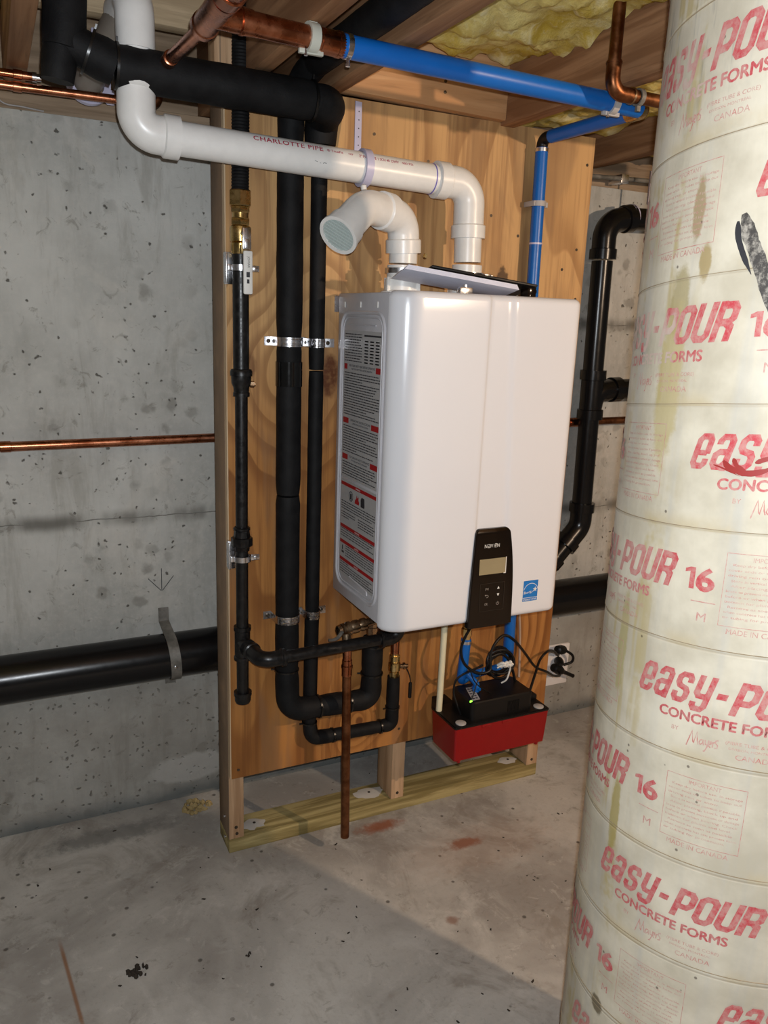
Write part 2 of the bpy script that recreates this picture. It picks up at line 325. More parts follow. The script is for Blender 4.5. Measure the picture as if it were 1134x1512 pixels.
# ------------------------------------------------------------------ geometry helpers
class MB:
    """collects shapes in world coordinates"""
    def __init__(s): s.bm = bmesh.new()
    def box(s, x0, x1, y0, y1, z0, z1, bev=0.0, M4=None):
        bm = bmesh.new(); bmesh.ops.create_cube(bm, size=1)
        for v in bm.verts: v.co = V(((x0 + x1) / 2 + v.co.x * (x1 - x0), (y0 + y1) / 2 + v.co.y * (y1 - y0), (z0 + z1) / 2 + v.co.z * (z1 - z0)))
        if bev: bmesh.ops.bevel(bm, geom=bm.edges[:], offset=bev, segments=2, affect='EDGES', profile=.5)
        if M4 is not None: bmesh.ops.transform(bm, matrix=M4, verts=bm.verts)
        s._join(bm); return s
    def _join(s, bm):
        me = bpy.data.meshes.new('t'); bm.to_mesh(me); bm.free(); s.bm.from_mesh(me); bpy.data.meshes.remove(me)
    def tube(s, pts, r, seg=16, cap=True, closed=False, flat=None):
        pts = [V(p) for p in pts]; n = len(pts); rs = r if isinstance(r, (list, tuple)) else [r] * n
        T = []
        for i in range(n):
            a = pts[i - 1] if (i > 0 or closed) else pts[i]; b = pts[(i + 1) % n] if (i < n - 1 or closed) else pts[i]
            t = b - a
            if t.length < 1e-9: t = T[-1] if T else V((0, 0, 1))
            T.append(t.normalized())
        # handle duplicates (stepped profiles)
        up = V((0, 0, 1)) if abs(T[0].z) < .9 else V((0, -1, 0))
        x = T[0].cross(up).normalized(); rings = []
        for i in range(n):
            x = (x - T[i] * x.dot(T[i]));
            if x.length < 1e-6: x = T[i].orthogonal()
            x.normalize(); y = T[i].cross(x)
            ring = []
            for k in range(seg):
                a = 2 * PI * (k + .5) / seg; ca, sa = math.cos(a), math.sin(a)
                if flat: off = x * ca * rs[i] * flat[0] + y * sa * rs[i] * flat[1]
                else: off = (x * ca + y * sa) * rs[i]
                ring.append(s.bm.verts.new(pts[i] + off))
            rings.append(ring)
        for i in range(n - (0 if closed else 1)):
            A, B = rings[i], rings[(i + 1) % n]
            for k in range(seg): s.bm.faces.new((A[k], B[k], B[(k + 1) % seg], A[(k + 1) % seg]))
        if cap and not closed:
            s.bm.faces.new(rings[0]); s.bm.faces.new(rings[-1][::-1])
        return s
    def lathe(s, p0, axis, prof, seg=24):
        """prof: (distance along axis, radius)"""
        p0 = V(p0); a = V(axis).normalized(); x = a.orthogonal().normalized(); y = a.cross(x); rings = []
        for d, r in prof:
            rings.append([s.bm.verts.new(p0 + a * d + (x * math.cos(2 * PI * (k + .5) / seg) + y * math.sin(2 * PI * (k + .5) / seg)) * max(r, 1e-5)) for k in range(seg)])
        for A, B in zip(rings, rings[1:]):
            for k in range(seg): s.bm.faces.new((A[k], A[(k + 1) % seg], B[(k + 1) % seg], B[k]))
        s.bm.faces.new(rings[0][::-1]); s.bm.faces.new(rings[-1]); return s
    def poly(s, pts, n, depth):
        """prism: polygon pts extruded by depth along n"""
        n = V(n).normalized() * depth; A = [s.bm.verts.new(V(p)) for p in pts]; B = [s.bm.verts.new(V(p) + n) for p in pts]
        s.bm.faces.new(A[::-1]); s.bm.faces.new(B); k = len(A)
        for i in range(k): s.bm.faces.new((A[i], A[(i + 1) % k], B[(i + 1) % k], B[i]))
        return s
    def quad(s, a, b, c, d):
        s.bm.faces.new([s.bm.verts.new(V(q)) for q in (a, b, c, d)]); return s
def base_of(bm):
    xs = [v.co.x for v in bm.verts]; ys = [v.co.y for v in bm.verts]; zs = [v.co.z for v in bm.verts]
    return V(((min(xs) + max(xs)) / 2, (min(ys) + max(ys)) / 2, min(zs)))
ORG = {}
def obj(name, mb, m, parent=None, sharp=35, recalc=True):
    bm = mb.bm if isinstance(mb, MB) else mb
    if parent is None: org = base_of(bm)
    else: org = ORG[parent.name]
    if recalc: bmesh.ops.recalc_face_normals(bm, faces=bm.faces)
    for v in bm.verts: v.co -= org
    me = bpy.data.meshes.new(name); bm.to_mesh(me); bm.free()
    for p in me.polygons: p.use_smooth = True
    me.set_sharp_from_angle(angle=math.radians(sharp))
    me.materials.append(M[m] if isinstance(m, str) else m)
    o = bpy.data.objects.new(name, me); COL.objects.link(o)
    if parent is None: o.location = org
    else: o.parent = parent
    ORG[o.name] = org
    return o
def tag(o, label, cat, group=None, kind=None):
    if label: o['label'] = label
    if cat: o['category'] = cat
    if group: o['group'] = group
    if kind: o['kind'] = kind
    return o
def thing(name, label, cat, loc, group=None):
    o = bpy.data.objects.new(name, None); o.location = V(loc); o.empty_display_size = .02; COL.objects.link(o); ORG[o.name] = V(loc)
    return tag(o, label, cat, group)
def structure(o, label=None):
    o['kind'] = 'structure'
    if label: o['label'] = label
    return o
def rp(pts, r, n=8):
    """polyline with rounded corners"""
    pts = [V(p) for p in pts]; out = [pts[0]]
    for i in range(1, len(pts) - 1):
        a, b, c = pts[i - 1], pts[i], pts[i + 1]; d1 = (a - b); d2 = (c - b)
        ang = d1.angle(d2)
        if abs(ang - PI) < .02: out.append(b); continue
        rr = r[i - 1] if isinstance(r, (list, tuple)) else r
        L = min(rr / math.tan(ang / 2), d1.length * .49, d2.length * .49); rad = L * math.tan(ang / 2)
        p1 = b + d1.normalized() * L; ce = b + (d1.normalized() + d2.normalized()).normalized() * (rad / math.sin(ang / 2))
        u = p1 - ce; wv = (b + d2.normalized() * L) - ce; tot = u.angle(wv); ax = u.cross(wv).normalized()
        for k in range(n + 1): out.append(ce + Matrix.Rotation(tot * k / n, 3, ax) @ u)
    out.append(pts[-1]); return out
def smooth(pts, n=6):
    """Catmull-Rom curve through the points"""
    P = [V(p) for p in pts]; P = [P[0] * 2 - P[1]] + P + [P[-1] * 2 - P[-2]]; out = []
    for i in range(1, len(P) - 2):
        for k in range(n):
            t = k / n; a, b, c, d = P[i - 1:i + 3]
            out.append(.5 * ((2 * b) + (c - a) * t + (2 * a - 5 * b + 4 * c - d) * t * t + (3 * b - a - 3 * c + d) * t ** 3))
    out.append(P[-2]); return out
def cyl(p0, p1, r, seg=20): return MB().tube([p0, p1], r, seg)
def text_tris(body, size=1.0, offset=0.0, shear=0.0, spacing=1.0, align='LEFT', res=3):
    cu = bpy.data.curves.new('t', 'FONT'); cu.body = body; cu.size = size; cu.offset = offset; cu.shear = shear; cu.space_character = spacing
    cu.align_x = align; cu.resolution_u = res; cu.fill_mode = 'FRONT' if hasattr(cu, 'fill_mode') else cu.fill_mode
    o = bpy.data.objects.new('t', cu); COL.objects.link(o); bpy.context.view_layer.update()
    me = bpy.data.meshes.new_from_object(o.evaluated_get(bpy.context.evaluated_depsgraph_get()))
    vs = [v.co.copy() for v in me.vertices]; fs = [tuple(p.vertices) for p in me.polygons]
    bpy.data.objects.remove(o); bpy.data.curves.remove(cu); bpy.data.meshes.remove(me); return vs, fs
_tc = {}
def text2d(body, x, y, h=None, wid=None, align='LEFT', offset=0.0, shear=0.0, spacing=1.0):
    """flat letters: cap height h, total width wid; returns verts (2d) and faces"""
    key = (body, offset, shear, spacing)
    if key not in _tc: _tc[key] = text_tris(body, 1.0, offset, shear, spacing)
    vs, fs = _tc[key]
    x0 = min(v.x for v in vs); x1 = max(v.x for v in vs); y0 = min(v.y for v in vs); y1 = max(v.y for v in vs)
    ky = h / (y1 - y0); kx = wid / (x1 - x0) if wid else ky
    wd = (x1 - x0) * kx; dx = {'LEFT': 0, 'CENTER': -wd / 2, 'RIGHT': -wd}[align]
    return [(x + dx + (v.x - x0) * kx, y + (v.y - y0) * ky) for v in vs], fs
class Flat:
    """2-D shapes laid on a surface through a mapping (a, b) -> point"""
    def __init__(s): s.v = []; s.f = []
    def add(s, vf):
        o = len(s.v); s.v += vf[0]; s.f += [tuple(i + o for i in f) for f in vf[1]]
    def rect(s, x0, y0, x1, y1): s.add(([(x0, y0), (x1, y0), (x1, y1), (x0, y1)], [(0, 1, 2, 3)]))
    def tri(s, a, b, c): s.add(([a, b, c], [(0, 1, 2)]))
    def pg(s, pts): s.add((list(pts), [tuple(range(len(pts)))]))
    def ribbon(s, pts, w, shear=0.0, closed=False, vert=None):
        """mitred ribbon of width w (vert: width of the horizontal strokes)"""
        n = len(pts); L = []; R = []
        for i in range(n):
            p = V(pts[i]); a = V(pts[i - 1]) if i > 0 or closed else None; c = V(pts[(i + 1) % n]) if i < n - 1 or closed else None
            d1 = (p - a).normalized() if a is not None else (c - p).normalized(); d2 = (c - p).normalized() if c is not None else d1
            n1 = V((-d1.y, d1.x)); n2 = V((-d2.y, d2.x)); mm = (n1 + n2)
            if mm.length < 1e-6: mm = n1
            mm.normalize(); k = min(2.0, 1 / max(.3, mm.dot(n1)))
            L.append(p + mm * w / 2 * k); R.append(p - mm * w / 2 * k)
        vs = [tuple(q) for q in L] + [tuple(q) for q in R]; f = []
        for i in range(n - (0 if closed else 1)): j = (i + 1) % n; f.append((n + i, n + j, j, i))
        vs = [(x + y * shear, y) for x, y in vs]; s.add((vs, f))
    def ring(s, cx, cy, r, w, n=28, a0=0, a1=2 * PI): s.ribbon([(cx + r * math.cos(a0 + (a1 - a0) * i / n), cy + r * math.sin(a0 + (a1 - a0) * i / n)) for i in range(n + 1)], w)
    def disc(s, cx, cy, r, n=18): s.pg([(cx + r * math.cos(2 * PI * i / n), cy + r * math.sin(2 * PI * i / n)) for i in range(n)])
    def build(s, fn, maxlen=None):
        bm = bmesh.new(); vs = [bm.verts.new((a, b, 0)) for a, b in s.v]
        for f in s.f:
            if len(set(f)) == len(f):
                try: bm.faces.new([vs[i] for i in f])
                except ValueError: pass
        if maxlen:
            for _ in range(5):
                ed = [e for e in bm.edges if e.calc_length() > maxlen]
                if not ed: break
                bmesh.ops.subdivide_edges(bm, edges=ed, cuts=1)
            bmesh.ops.triangulate(bm, faces=bm.faces)
        for v in bm.verts: v.co = V(fn(v.co.x, v.co.y))
        m_ = MB(); m_.bm.free(); m_.bm = bm; return m_
# ------------------------------------------------------------------ the setting
wy = .283
structure(obj('floor', MB().box(-2.6, 3.2, -3.6, wy + .2, -.12, 0), 'floor'))
structure(obj('wall_back', MB().box(-2.6, 3.2, wy, wy + .2, 0, 1.7155, .002), 'wall'))
structure(obj('ceiling', MB().box(-2.6, 3.2, -3.6, wy + .2, 2.005, 2.03), 'osb'))
structure(obj('trim_1', MB().box(-2.6, 3.2, wy + .015, wy + .19, 1.7155, 1.755, .002), 'rim'), 'wooden sill plate lying on top of the concrete wall')
structure(obj('trim_2', MB().box(-2.6, 3.2, wy + .05, wy + .09, 1.7555, 2.0045, .001), 'rim'), 'rim board standing on the sill plate')
# pencilled arrow on the wall
a = MB()
for p0, p1 in (((-.0945, .672), (-.095, .612)), ((-.128, .648), (-.097, .613)), ((-.064, .650), (-.093, .613))):
    a.tube([(p0[0], wy - .0006, p0[1]), (p1[0], wy - .0006, p1[1])], .0009, 5)
ar = obj('arrow_mark', a, 'ink', bpy.data.objects['wall_back']); ar['label'] = 'thin dark arrow drawn on the wall pointing down'

# ------------------------------------------------------------------ framing of the ceiling
def joist(x0, x1, y0, y1, label, z0=1.7565, mm='joist'):
    o = obj('floor_joist', MB().box(x0, x1, y0, y1, z0, 2.004, .002), mm); return tag(o, label, 'joist', None)
joist(-.383, -.345, -3.4, wy + .045, 'dark brown ceiling joist at far left, beside the black insulated riser')
joist(.030, .064, -3.4, wy + .045, 'ceiling joist crossed by the grey clamp of the copper line')
joist(.192, .231, -3.4, wy + .045, 'ceiling joist whose edge the blue pipe starts under, next to the pale strap')
joist(.650, .688, -3.4, wy + .045, 'ceiling joist with coarse grain right of the wooden blocking')
joist(1.12, 1.158, -3.4, wy + .045, 'ceiling joist behind the top of the paper column')
b_ = obj('blocking_board', MB().box(.2315, .6495, -.040, -.002, 1.768, 1.90, .0015, Matrix.Translation((.44, 0, 1.77)) @ Matrix.Rotation(math.radians(1.2), 4, 'Y') @ Matrix.Translation((-.44, 0, -1.77))), 'block')
tag(b_, 'orange brown wooden blocking between two joists above the plywood', 'wood block')
for x, z in ((.487, 1.800), (.487, 1.822)):
    obj('nail', MB().lathe((x, -.040, z), (0, -1, 0), [(0, .0035), (.0012, .0035), (.002, .001)], 10), 'screw', b_)
b_ = obj('blocking_board', MB().box(-.344, -.012, .05, .088, 1.856, 1.99, .0015), 'block2'); tag(b_, 'pale wooden board between joists at top left behind the white vent elbow', 'wood block')
b_ = obj('cripple_stud', MB().box(-.012, .0295, .0, .048, 1.7655, 2.004, .001), 'stud'); tag(b_, 'pale upright block above the corner of the plywood behind the black gas hose', 'wood block')
# insulation in the joist bays
def batt(x0, x1, y0, y1, z, amp, label, seed, edge=.0):
    bm = bmesh.new(); nx = max(6, int((x1 - x0) / .012)); ny = int((y1 - y0) / .012); g = []
    for j in range(ny + 1):
        row = []
        for i in range(nx + 1):
            u, v = i / nx, j / ny; x = x0 + (x1 - x0) * u; y = y0 + (y1 - y0) * v
            q = V((x * 7 + seed, y * 7, seed)); h = noise.noise(q) * .6 + abs(noise.noise(q * 2.3)) * .55 + noise.noise(q * 6) * .14 + noise.noise(q * 14) * .06
            e = min(u, 1 - u) * 2; ef = 1 - (1 - min(1, e * 3)) ** 2; ey = min(1, min(v, 1 - v) * 14)
            row.append(bm.verts.new((x, y, min(2.003, z + .012 * (1 - ef) + .05 * (1 - ey) ** 2 - amp * h))))
        g.append(row)
    for j in range(ny):
        for i in range(nx): bm.faces.new((g[j][i], g[j][i + 1], g[j + 1][i + 1], g[j + 1][i]))
    # closed top
    top = [bm.verts.new((x, y, 2.0045)) for x, y in ((x0, y0), (x1, y0), (x1, y1), (x0, y1))]; bm.faces.new(top)
    for row, (a, c) in ((g[0], (0, 1)), (g[-1], (3, 2))): bm.faces.new([top[a]] + row + [top[c]])
    for col, (a, c) in ((0, (0, 3)), (-1, (1, 2))): bm.faces.new([top[a]] + [r[col] for r in g] + [top[c]])
    m_ = MB(); m_.bm.free(); m_.bm = bm
    return tag(obj('insulation_batt', m_, 'batt', None, 80), label, 'insulation')
batt(.233, .648, -1.5, -.045, 1.858, .055, 'yellow fiberglass insulation bulging down above the blue pipe', 1.3)
batt(.066, .190, -1.3, .25, 1.885, .03, 'greenish yellow insulation in the narrow bay left of the pale strap', 5.1)
batt(.690, 1.118, -1.2, .29, 1.835, .045, 'yellow insulation in the bay behind the top of the paper column', 9.7)
batt(-.80, -.385, -1.2, .28, 1.86, .03, 'yellow insulation at far left corner of the ceiling', 3.9)
batt(1.16, 1.9, -1.0, .29, 1.80, .04, 'yellow insulation low beside the rim at far right behind the column', 7.7)

# ------------------------------------------------------------------ stud frame and plywood
L = .936
fr = thing('stud_frame', 'low wooden stud frame standing on a greenish bottom plate, carrying the plywood', 'stud frame', (L / 2, .045, 0))
obj('bottom_plate', MB().box(0, L, 0, .089, 0, .038, .0015), 'plate', fr)['label'] = 'greenish yellow treated bottom plate'
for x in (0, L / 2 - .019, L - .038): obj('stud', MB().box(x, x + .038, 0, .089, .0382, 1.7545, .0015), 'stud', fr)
for x, z in ((.02, .052), (.018, .07), (L / 2, .055), (L - .02, .055)):
    obj('screw', MB().lathe((x, 0, z), (0, -1, 0), [(0, .0042), (.0012, .0042), (.0012, .0015), (.0006, .0010)], 10), 'screw', fr)
for y, z in ((.03, .03), (.035, .085)):
    obj('screw', MB().lathe((0, y, z), (-1, 0, 0), [(0, .004), (.004, .004), (.004, .002)], 10), 'zinc', fr)
def blob(cx, cy, cz, rx, ry, h, n=22, seed=0):
    bm = bmesh.new(); c0 = bm.verts.new((cx, cy, cz + h)); R1 = []; R2 = []
    for i in range(n):
        a = 2 * PI * i / n; k = 1 + .45 * noise.noise(V((math.cos(a) * 2 + seed, math.sin(a) * 2, seed)))
        R1.append(bm.verts.new((cx + rx * .55 * k * math.cos(a), cy + ry * .55 * k * math.sin(a), cz + h * .8))); R2.append(bm.verts.new((cx + rx * k * math.cos(a), cy + ry * k * math.sin(a), cz)))
    for i in range(n):
        j = (i + 1) % n; bm.faces.new((c0, R1[i], R1[j])); bm.faces.new((R1[i], R2[i], R2[j], R1[j]))
    bm.faces.new(R2[::-1]); m_ = MB(); m_.bm.free(); m_.bm = bm; return m_
for i, (x, y, rx, ry) in enumerate(((.075, .042, .032, .022), (.405, .052, .045, .024), (.862, .047, .030, .018))):
    s_ = obj('anchor_patch', blob(x, y, .038, rx, ry, .0025, seed=i * 3.1), 'putty', fr)
    obj('anchor_hole', MB().lathe((x + .002, y, .0404), (0, 0, 1), [(0, .004), (.0006, .004)], 10), 'dirt', s_)
pl = thing('plywood_panel', 'large knotty orange brown plywood sheet that everything is mounted on', 'plywood', (.464, -.009, .218))
obj('panel', MB().box(.003, .929, -.018, -.0015, .218, 1.7637), 'ply', pl)
obj('edge_band', MB().box(.0005, .0029, -.0176, -.0017, .2182, 1.7635), 'edge', pl)['label'] = 'pale cut edge of the sheet'
for x, z in ((.02, .24), (.02, .80), (.018, 1.62), (.455, .26), (.465, 1.66), (.91, 1.70), (.91, 1.38), (.9, 1.50), (.33, 1.70), (.47, .55), (.72, 1.52), (.64, 1.56), (.86, 1.45), (.435, .45)):
    obj('screw', MB().lathe((x, -.018, z), (0, -1, 0), [(0, .0036), (.0008, .0036), (.0008, .0015), (.0003, .0008)], 10), 'screw', pl)
# ------------------------------------------------------------------ water heater
HX0, HX1, HZ0, HZ1 = .249, .689, .671, 1.369
hb = thing('water_heater', 'white wall hung tankless water heater with rounded glossy front cover', 'water heater', (.469, -.17, HZ0))
# front cover: section in plan, lofted in height
YS, YF = -.286, -.327
def plan():
    P = []
    n = 14
    for i in range(n + 1):      # left corner, elliptical
        t = PI / 2 * i / n; P.append((HX0 + .058 * (1 - math.sin(PI / 2 - t) ** 1.0) if False else HX0 + .058 * (1 - math.cos(t)), YS - (YS - YF) * math.sin(t)))
    xs = sorted(set([round(HX0 + .058 + (HX1 - .022 - HX0 - .058) * i / 60, 5) for i in range(1, 60)] + [.455, .459, .505, .511, .527, .533]))
    P += [(x, YF) for x in xs]
    for i in range(n + 1):
        t = PI / 2 * i / n; P.append((HX1 - .022 + .022 * math.sin(t), YF + .022 * (1 - math.cos(t))))
    P.append((HX1, YS)); return P
PP = plan()
def nrm2(i):
    a = V(PP[max(0, i - 1)]); b = V(PP[min(len(PP) - 1, i + 1)]); d = (b - a).normalized(); return V((d.y, -d.x))
NR = [nrm2(i) for i in range(len(PP))]
def channel(x, z):
    l0 = .456 + .004 * (z - .88); r0 = .533 - .048 * max(0, (z - .88)); s = 0.0
    if x > l0 - .004 and x < r0 + .008:
        a = min(1, max(0, (x - l0 + .004) / .008)); c = min(1, max(0, (r0 + .008 - x) / .014)); s = min(a, c); s = s * s * (3 - 2 * s)
    return .0042 * s
bm = bmesh.new(); rows = []
ZL = []
for i in range(7): t = PI / 2 * i / 6; ZL.append((HZ0 + .014 * (1 - math.sin(t)) if False else HZ0 + .014 * (1 - math.cos(t)), .014 * (1 - math.sin(t))))
for i in range(1, 28): ZL.append((HZ0 + .014 + (HZ1 - HZ0 - .028) * i / 28, 0))
for i in range(7): t = PI / 2 * i / 6; ZL.append((HZ1 - .014 + .014 * math.sin(t), .014 * (1 - math.cos(t))))
for z, ins in ZL:
    row = []
    for (x, y), n in zip(PP, NR): row.append(bm.verts.new((x - n.x * ins, (y - n.y * ins) + (channel(x, z) if abs(y - YF) < 1e-4 else 0), z)))
    rows.append(row)
for A, B in zip(rows, rows[1:]):
    for i in range(len(A) - 1): bm.faces.new((A[i], A[i + 1], B[i + 1], B[i]))
bm.faces.new(rows[0][::-1]); bm.faces.new(rows[-1])
for A, B in zip(rows, rows[1:]): bm.faces.new((A[0], B[0], B[-1], A[-1])) if False else None
m_ = MB(); m_.bm.free(); m_.bm = bm
obj('front_cover', m_, 'white', hb, 50)
body = MB().box(HX0 + .0012, HX1 - .002, YS + .0015, -.032, .683, HZ1 - .004, .003)
obj('cabinet', body, 'side', hb)['label'] = 'light grey sheet metal cabinet behind the front cover'
for q_ in ((HX0 + .03, HX1 - .03, -.032, -.0185, 1.22, 1.30), (HX0 + .03, HX1 - .03, -.032, -.0185, .72, .77), (HX0 - .004, HX0 + .02, -.0215, -.0185, 1.325, 1.36)): obj('mounting_bracket', MB().box(*q_), 'zinc', hb)
# pressed side panel: raised rim and recess edge
def rrect(y0, y1, z0, z1, r, x, n=6):
    out = []
    for (cy, cz, a0) in ((y1 - r, z1 - r, 0), (y0 + r, z1 - r, PI / 2), (y0 + r, z0 + r, PI), (y1 - r, z0 + r, 1.5 * PI)):
        for k in range(n + 1): a = a0 + PI / 2 * k / n; out.append((x, cy + r * math.cos(a), cz + r * math.sin(a)))
    return out
sp = MB(); sp.tube(rrect(-.272, -.055, .712, 1.325, .035, HX0 + .0012), .0042, 8, closed=True)
sp.tube(rrect(-.262, -.065, .722, 1.315, .028, HX0 + .0008), .0016, 6, closed=True)
sp.tube([(HX0 + .001, -.13, .742), (HX0 + .001, -.225, .736)], .0022, 6); sp.tube([(HX0 + .001, -.225, .736), (HX0 + .001, -.227, .728)], .0022, 6)
sp.tube([(HX0 + .001, -.09, 1.300), (HX0 + .001, -.23, 1.300)], .0015, 6)
obj('pressed_rim', sp, 'side', hb)
for y in (-.069, -.152, -.235):
    obj('slot', MB().box(HX0 - .0005, HX0 + .0012, y - .002, y + .002, 1.335, 1.347, .0005), 'print', hb)
# label on the side: a runs front to back of the text (from the back edge to the front edge)
def side(a, b, e=.0003): return lambda u, v: (HX0 + .0012 - e, -u, v)
def sidemap(e): return lambda u, v: (HX0 + .0012 - e, -u, v)
for nm, z0, z1 in (('warning_label', .966, 1.288), ('instruction_label', .735, .960)):
    lb = Flat(); lb.rect(.070, z0, .262, z1); o = obj(nm, lb.build(sidemap(.0003)), 'paperlab', hb)
    o['label'] = 'upper grey label with rows of small print' if z0 > .9 else 'lower grey label with red bars and pictograms'
    t = Flat(); rd = Flat(); wt = Flat()
    def lines(za, zb, u0=.076, u1=.257, step=.0056, h=.0021, ragged=.25):
        z = za
        while z > zb:
            u = u0; end = u1 - (u1 - u0) * (random.random() ** 3) * (1 if random.random() < ragged else .12)
            while u < end:
                wl = random.uniform(.004, .016); t.rect(u, z, min(u + wl, end), z + h); u += wl + .0018
            z -= step
    if z0 > .9:
        lines(1.279, 1.222, u1=.165, ragged=.1)
        t.rect(.175, 1.277, .257, 1.2805)
        for r_ in range(8):
            for c_ in range(3):
                for k in (0, .003): t.rect(.178 + c_ * .027, 1.266 - r_ * .0062 + k * 0, .196 + c_ * .027, 1.2685 - r_ * .0062)
        for zz, hd, w_ in ((1.211, 'FOR YOUR SAFETY READ BEFORE OPERATING', .016), (1.094, 'OPERATING INSTRUCTIONS', .030), (1.013, 'TO TURN OFF GAS TO APPLIANCE', .030)):
            rd.rect(.074, zz - .006, .074 + w_, zz + .006); rd.rect(.258 - w_ - .006, zz - .006, .258, zz + .006)
            ww = .258 - .074 - 2 * w_ - .020
            t.add(text2d(hd, .166, zz + .0005, .0048, ww, 'CENTER', .01)); t.add(text2d(hd, .166, zz - .0058, .0036, ww * .8, 'CENTER', .01))
        lines(1.197, 1.105, ragged=.35); lines(1.081, 1.022, ragged=.35); lines(1.000, .970, ragged=.35)
    else:
        for zz, hd in ((.9505, 'WARNING'), (.852, 'WARNING'), (.815, 'CAUTION'), (.773, 'CAUTION')):
            rd.rect(.073, zz - .004, .260, zz + .004); wt.add(text2d(hd, .166, zz - .0018, .0036, None, 'CENTER', .01))
        # pictograms: prohibition sign with a canister, a flame over a hand, a dark container
        t.ring(.128, .928, .0105, .0022); t.rect(.123, .921, .133, .934)
        rd.pg([(.149, .917), (.172, .917), (.174, .923), (.169, .928), (.171, .936), (.164, .931), (.160, .938), (.157, .929), (.151, .925)])
        t.pg([(.182, .916), (.200, .916), (.202, .920), (.200, .937), (.186, .938), (.181, .932)])
        lines(.909, .888, ragged=.2); lines(.884, .868, u1=.155); lines(.884, .862, u0=.170); lines(.845, .823); lines(.807, .782, u0=.105); lines(.765, .742)
        t.rect(.085, .795, .090, .806); t.rect(.083, .788, .096, .793)
    obj('fine_print', t.build(sidemap(.0006)), 'ink', o)['kind'] = 'stuff'
    for q in range(0, len(rd.v)):
        pass
    for f in rd.f:
        one = Flat(); one.pg([rd.v[i] for i in f]); obj('red_bar' if len(f) == 4 else 'flame_pictogram', one.build(sidemap(.0006)), 'redink', o)
    if wt.v: obj('header_words', wt.build(sidemap(.0009)), 'print', o)['kind'] = 'stuff'
# top vent collars with steel band clamps
for i, (x, top) in enumerate(((.360, 1.436), (.520, 1.446))):
    s_ = obj('vent_collar', MB().lathe((x, -.12, HZ1 - .006), (0, 0, 1), [(0, .046), (.008, .046), (.012, .0385), (.034, .0375), (.036, .0335), (top - HZ1 - .004, .0335)], 36), 'pvc', hb)
    g = MB()
    for ang in (200, 300, 60, 120):
        a = math.radians(ang); g = MB(); g.box(.034, .046, -.0015, .0015, 0, .030, .0004, Matrix.Translation((x, -.12, HZ1 + .002)) @ Matrix.Rotation(a, 4, 'Z')); obj('rib', g, 'pvc', s_)
    bz = HZ1 + .040
    bd = obj('band_clamp', MB().lathe((x, -.12, bz), (0, 0, 1), [(0, .0345), (0, .0378), (.011, .0378), (.011, .0345)], 40), 'zinc', s_)
    obj('worm_screw', MB().box(x + .030, x + .046, -.150, -.138, bz + .001, bz + .010, .001).tube([(x + .046, -.144, bz + .0055), (x + .052, -.144, bz + .0055)], .004, 6), 'zinc', bd)
obj('small_terminal', MB().box(.395, .425, -.305, -.292, HZ1 - .003, HZ1 + .012, .002).tube([(.41, -.299, HZ1 + .01), (.41, -.299, HZ1 + .017)], .004, 8), 'zinc', hb)
obj('small_terminal', MB().box(.80 - .13, .80 - .115, -.09, -.07, HZ1 - .006, HZ1 + .018, .002), 'zinc', hb)
obj('latch', MB().box(.566, .590, -.292, -.262, HZ1 - .004, HZ1 + .026, .006).tube([(.590, -.28, HZ1 + .012), (.594, -.28, HZ1 + .012)], .005, 10), 'gloss', hb)['label'] = 'small black bracket on the top edge'
# control panel
def panel_side(z, left):
    t = (z - .668) / (.886 - .668)
    if left: return .4445 + .0095 * max(0, t) ** 1.3
    return .5585 - .002 * t - .0165 * max(0, t) ** 3
bm = bmesh.new(); rows = []
NZ = 26
for z in [.664 + .210 * j / 24 for j in range(25)] + [.874 + .012 * math.sin(PI / 2 * k / 7) for k in range(1, 8)]:
    d = 0
    l, r = panel_side(z, True), panel_side(z, False)
    k = max(0, (z - .874) / .012); ins = .011 * (1 - math.sqrt(max(0, 1 - k * k))) if k > 0 else 0; l += ins; r -= ins
    yf = -.3330 - .0035 * (1 - (z - .664) / .222) ; yb = -.3215
    row = []
    for u, off in ((0, yb), (0, yf + .002), (.002, yf), (.5, yf - .0012), (.86, yf), (.93, yf + .0018), (1, yf + .0032), (1, yb)):
        row.append(bm.verts.new((l + (r - l) * u if u != .002 else l + .002, off if z < .878 else off + (z - .878) * .5, z)))
    rows.append(row)
for A, B in zip(rows, rows[1:]):
    for i in range(len(A)): bm.faces.new((A[i], A[(i + 1) % len(A)], B[(i + 1) % len(A)], B[i]))
bm.faces.new(rows[0][::-1]); bm.faces.new(rows[-1]); m_ = MB(); m_.bm.free(); m_.bm = bm
cp = obj('control_panel', m_, 'gloss', hb, 30); cp['label'] = 'glossy black control panel in the cover'
def pmap(e): return lambda u, v: (u, -.3330 - .0035 * (1 - (v - .664) / .222) - .0011 - e, v)
d_ = Flat(); d_.rect(.464, .785, .531, .820); dm = obj('display', d_.build(pmap(.0004)), 'lcd', cp)
d_ = Flat(); d_.rect(.5312, .786, .5330, .821); d_.rect(.527, .7838, .533, .7856); obj('display_glint_edge', d_.build(pmap(.0005)), 'print', dm)
d_ = Flat(); d_.rect(.469, .701, .532, .7015); d_.rect(.469, .764, .532, .7645); d_.rect(.469, .701, .4695, .764); d_.rect(.5315, .701, .532, .764); obj('keypad_outline', d_.build(pmap(.0004)), 'keyline', cp)
t = Flat(); x = .4745
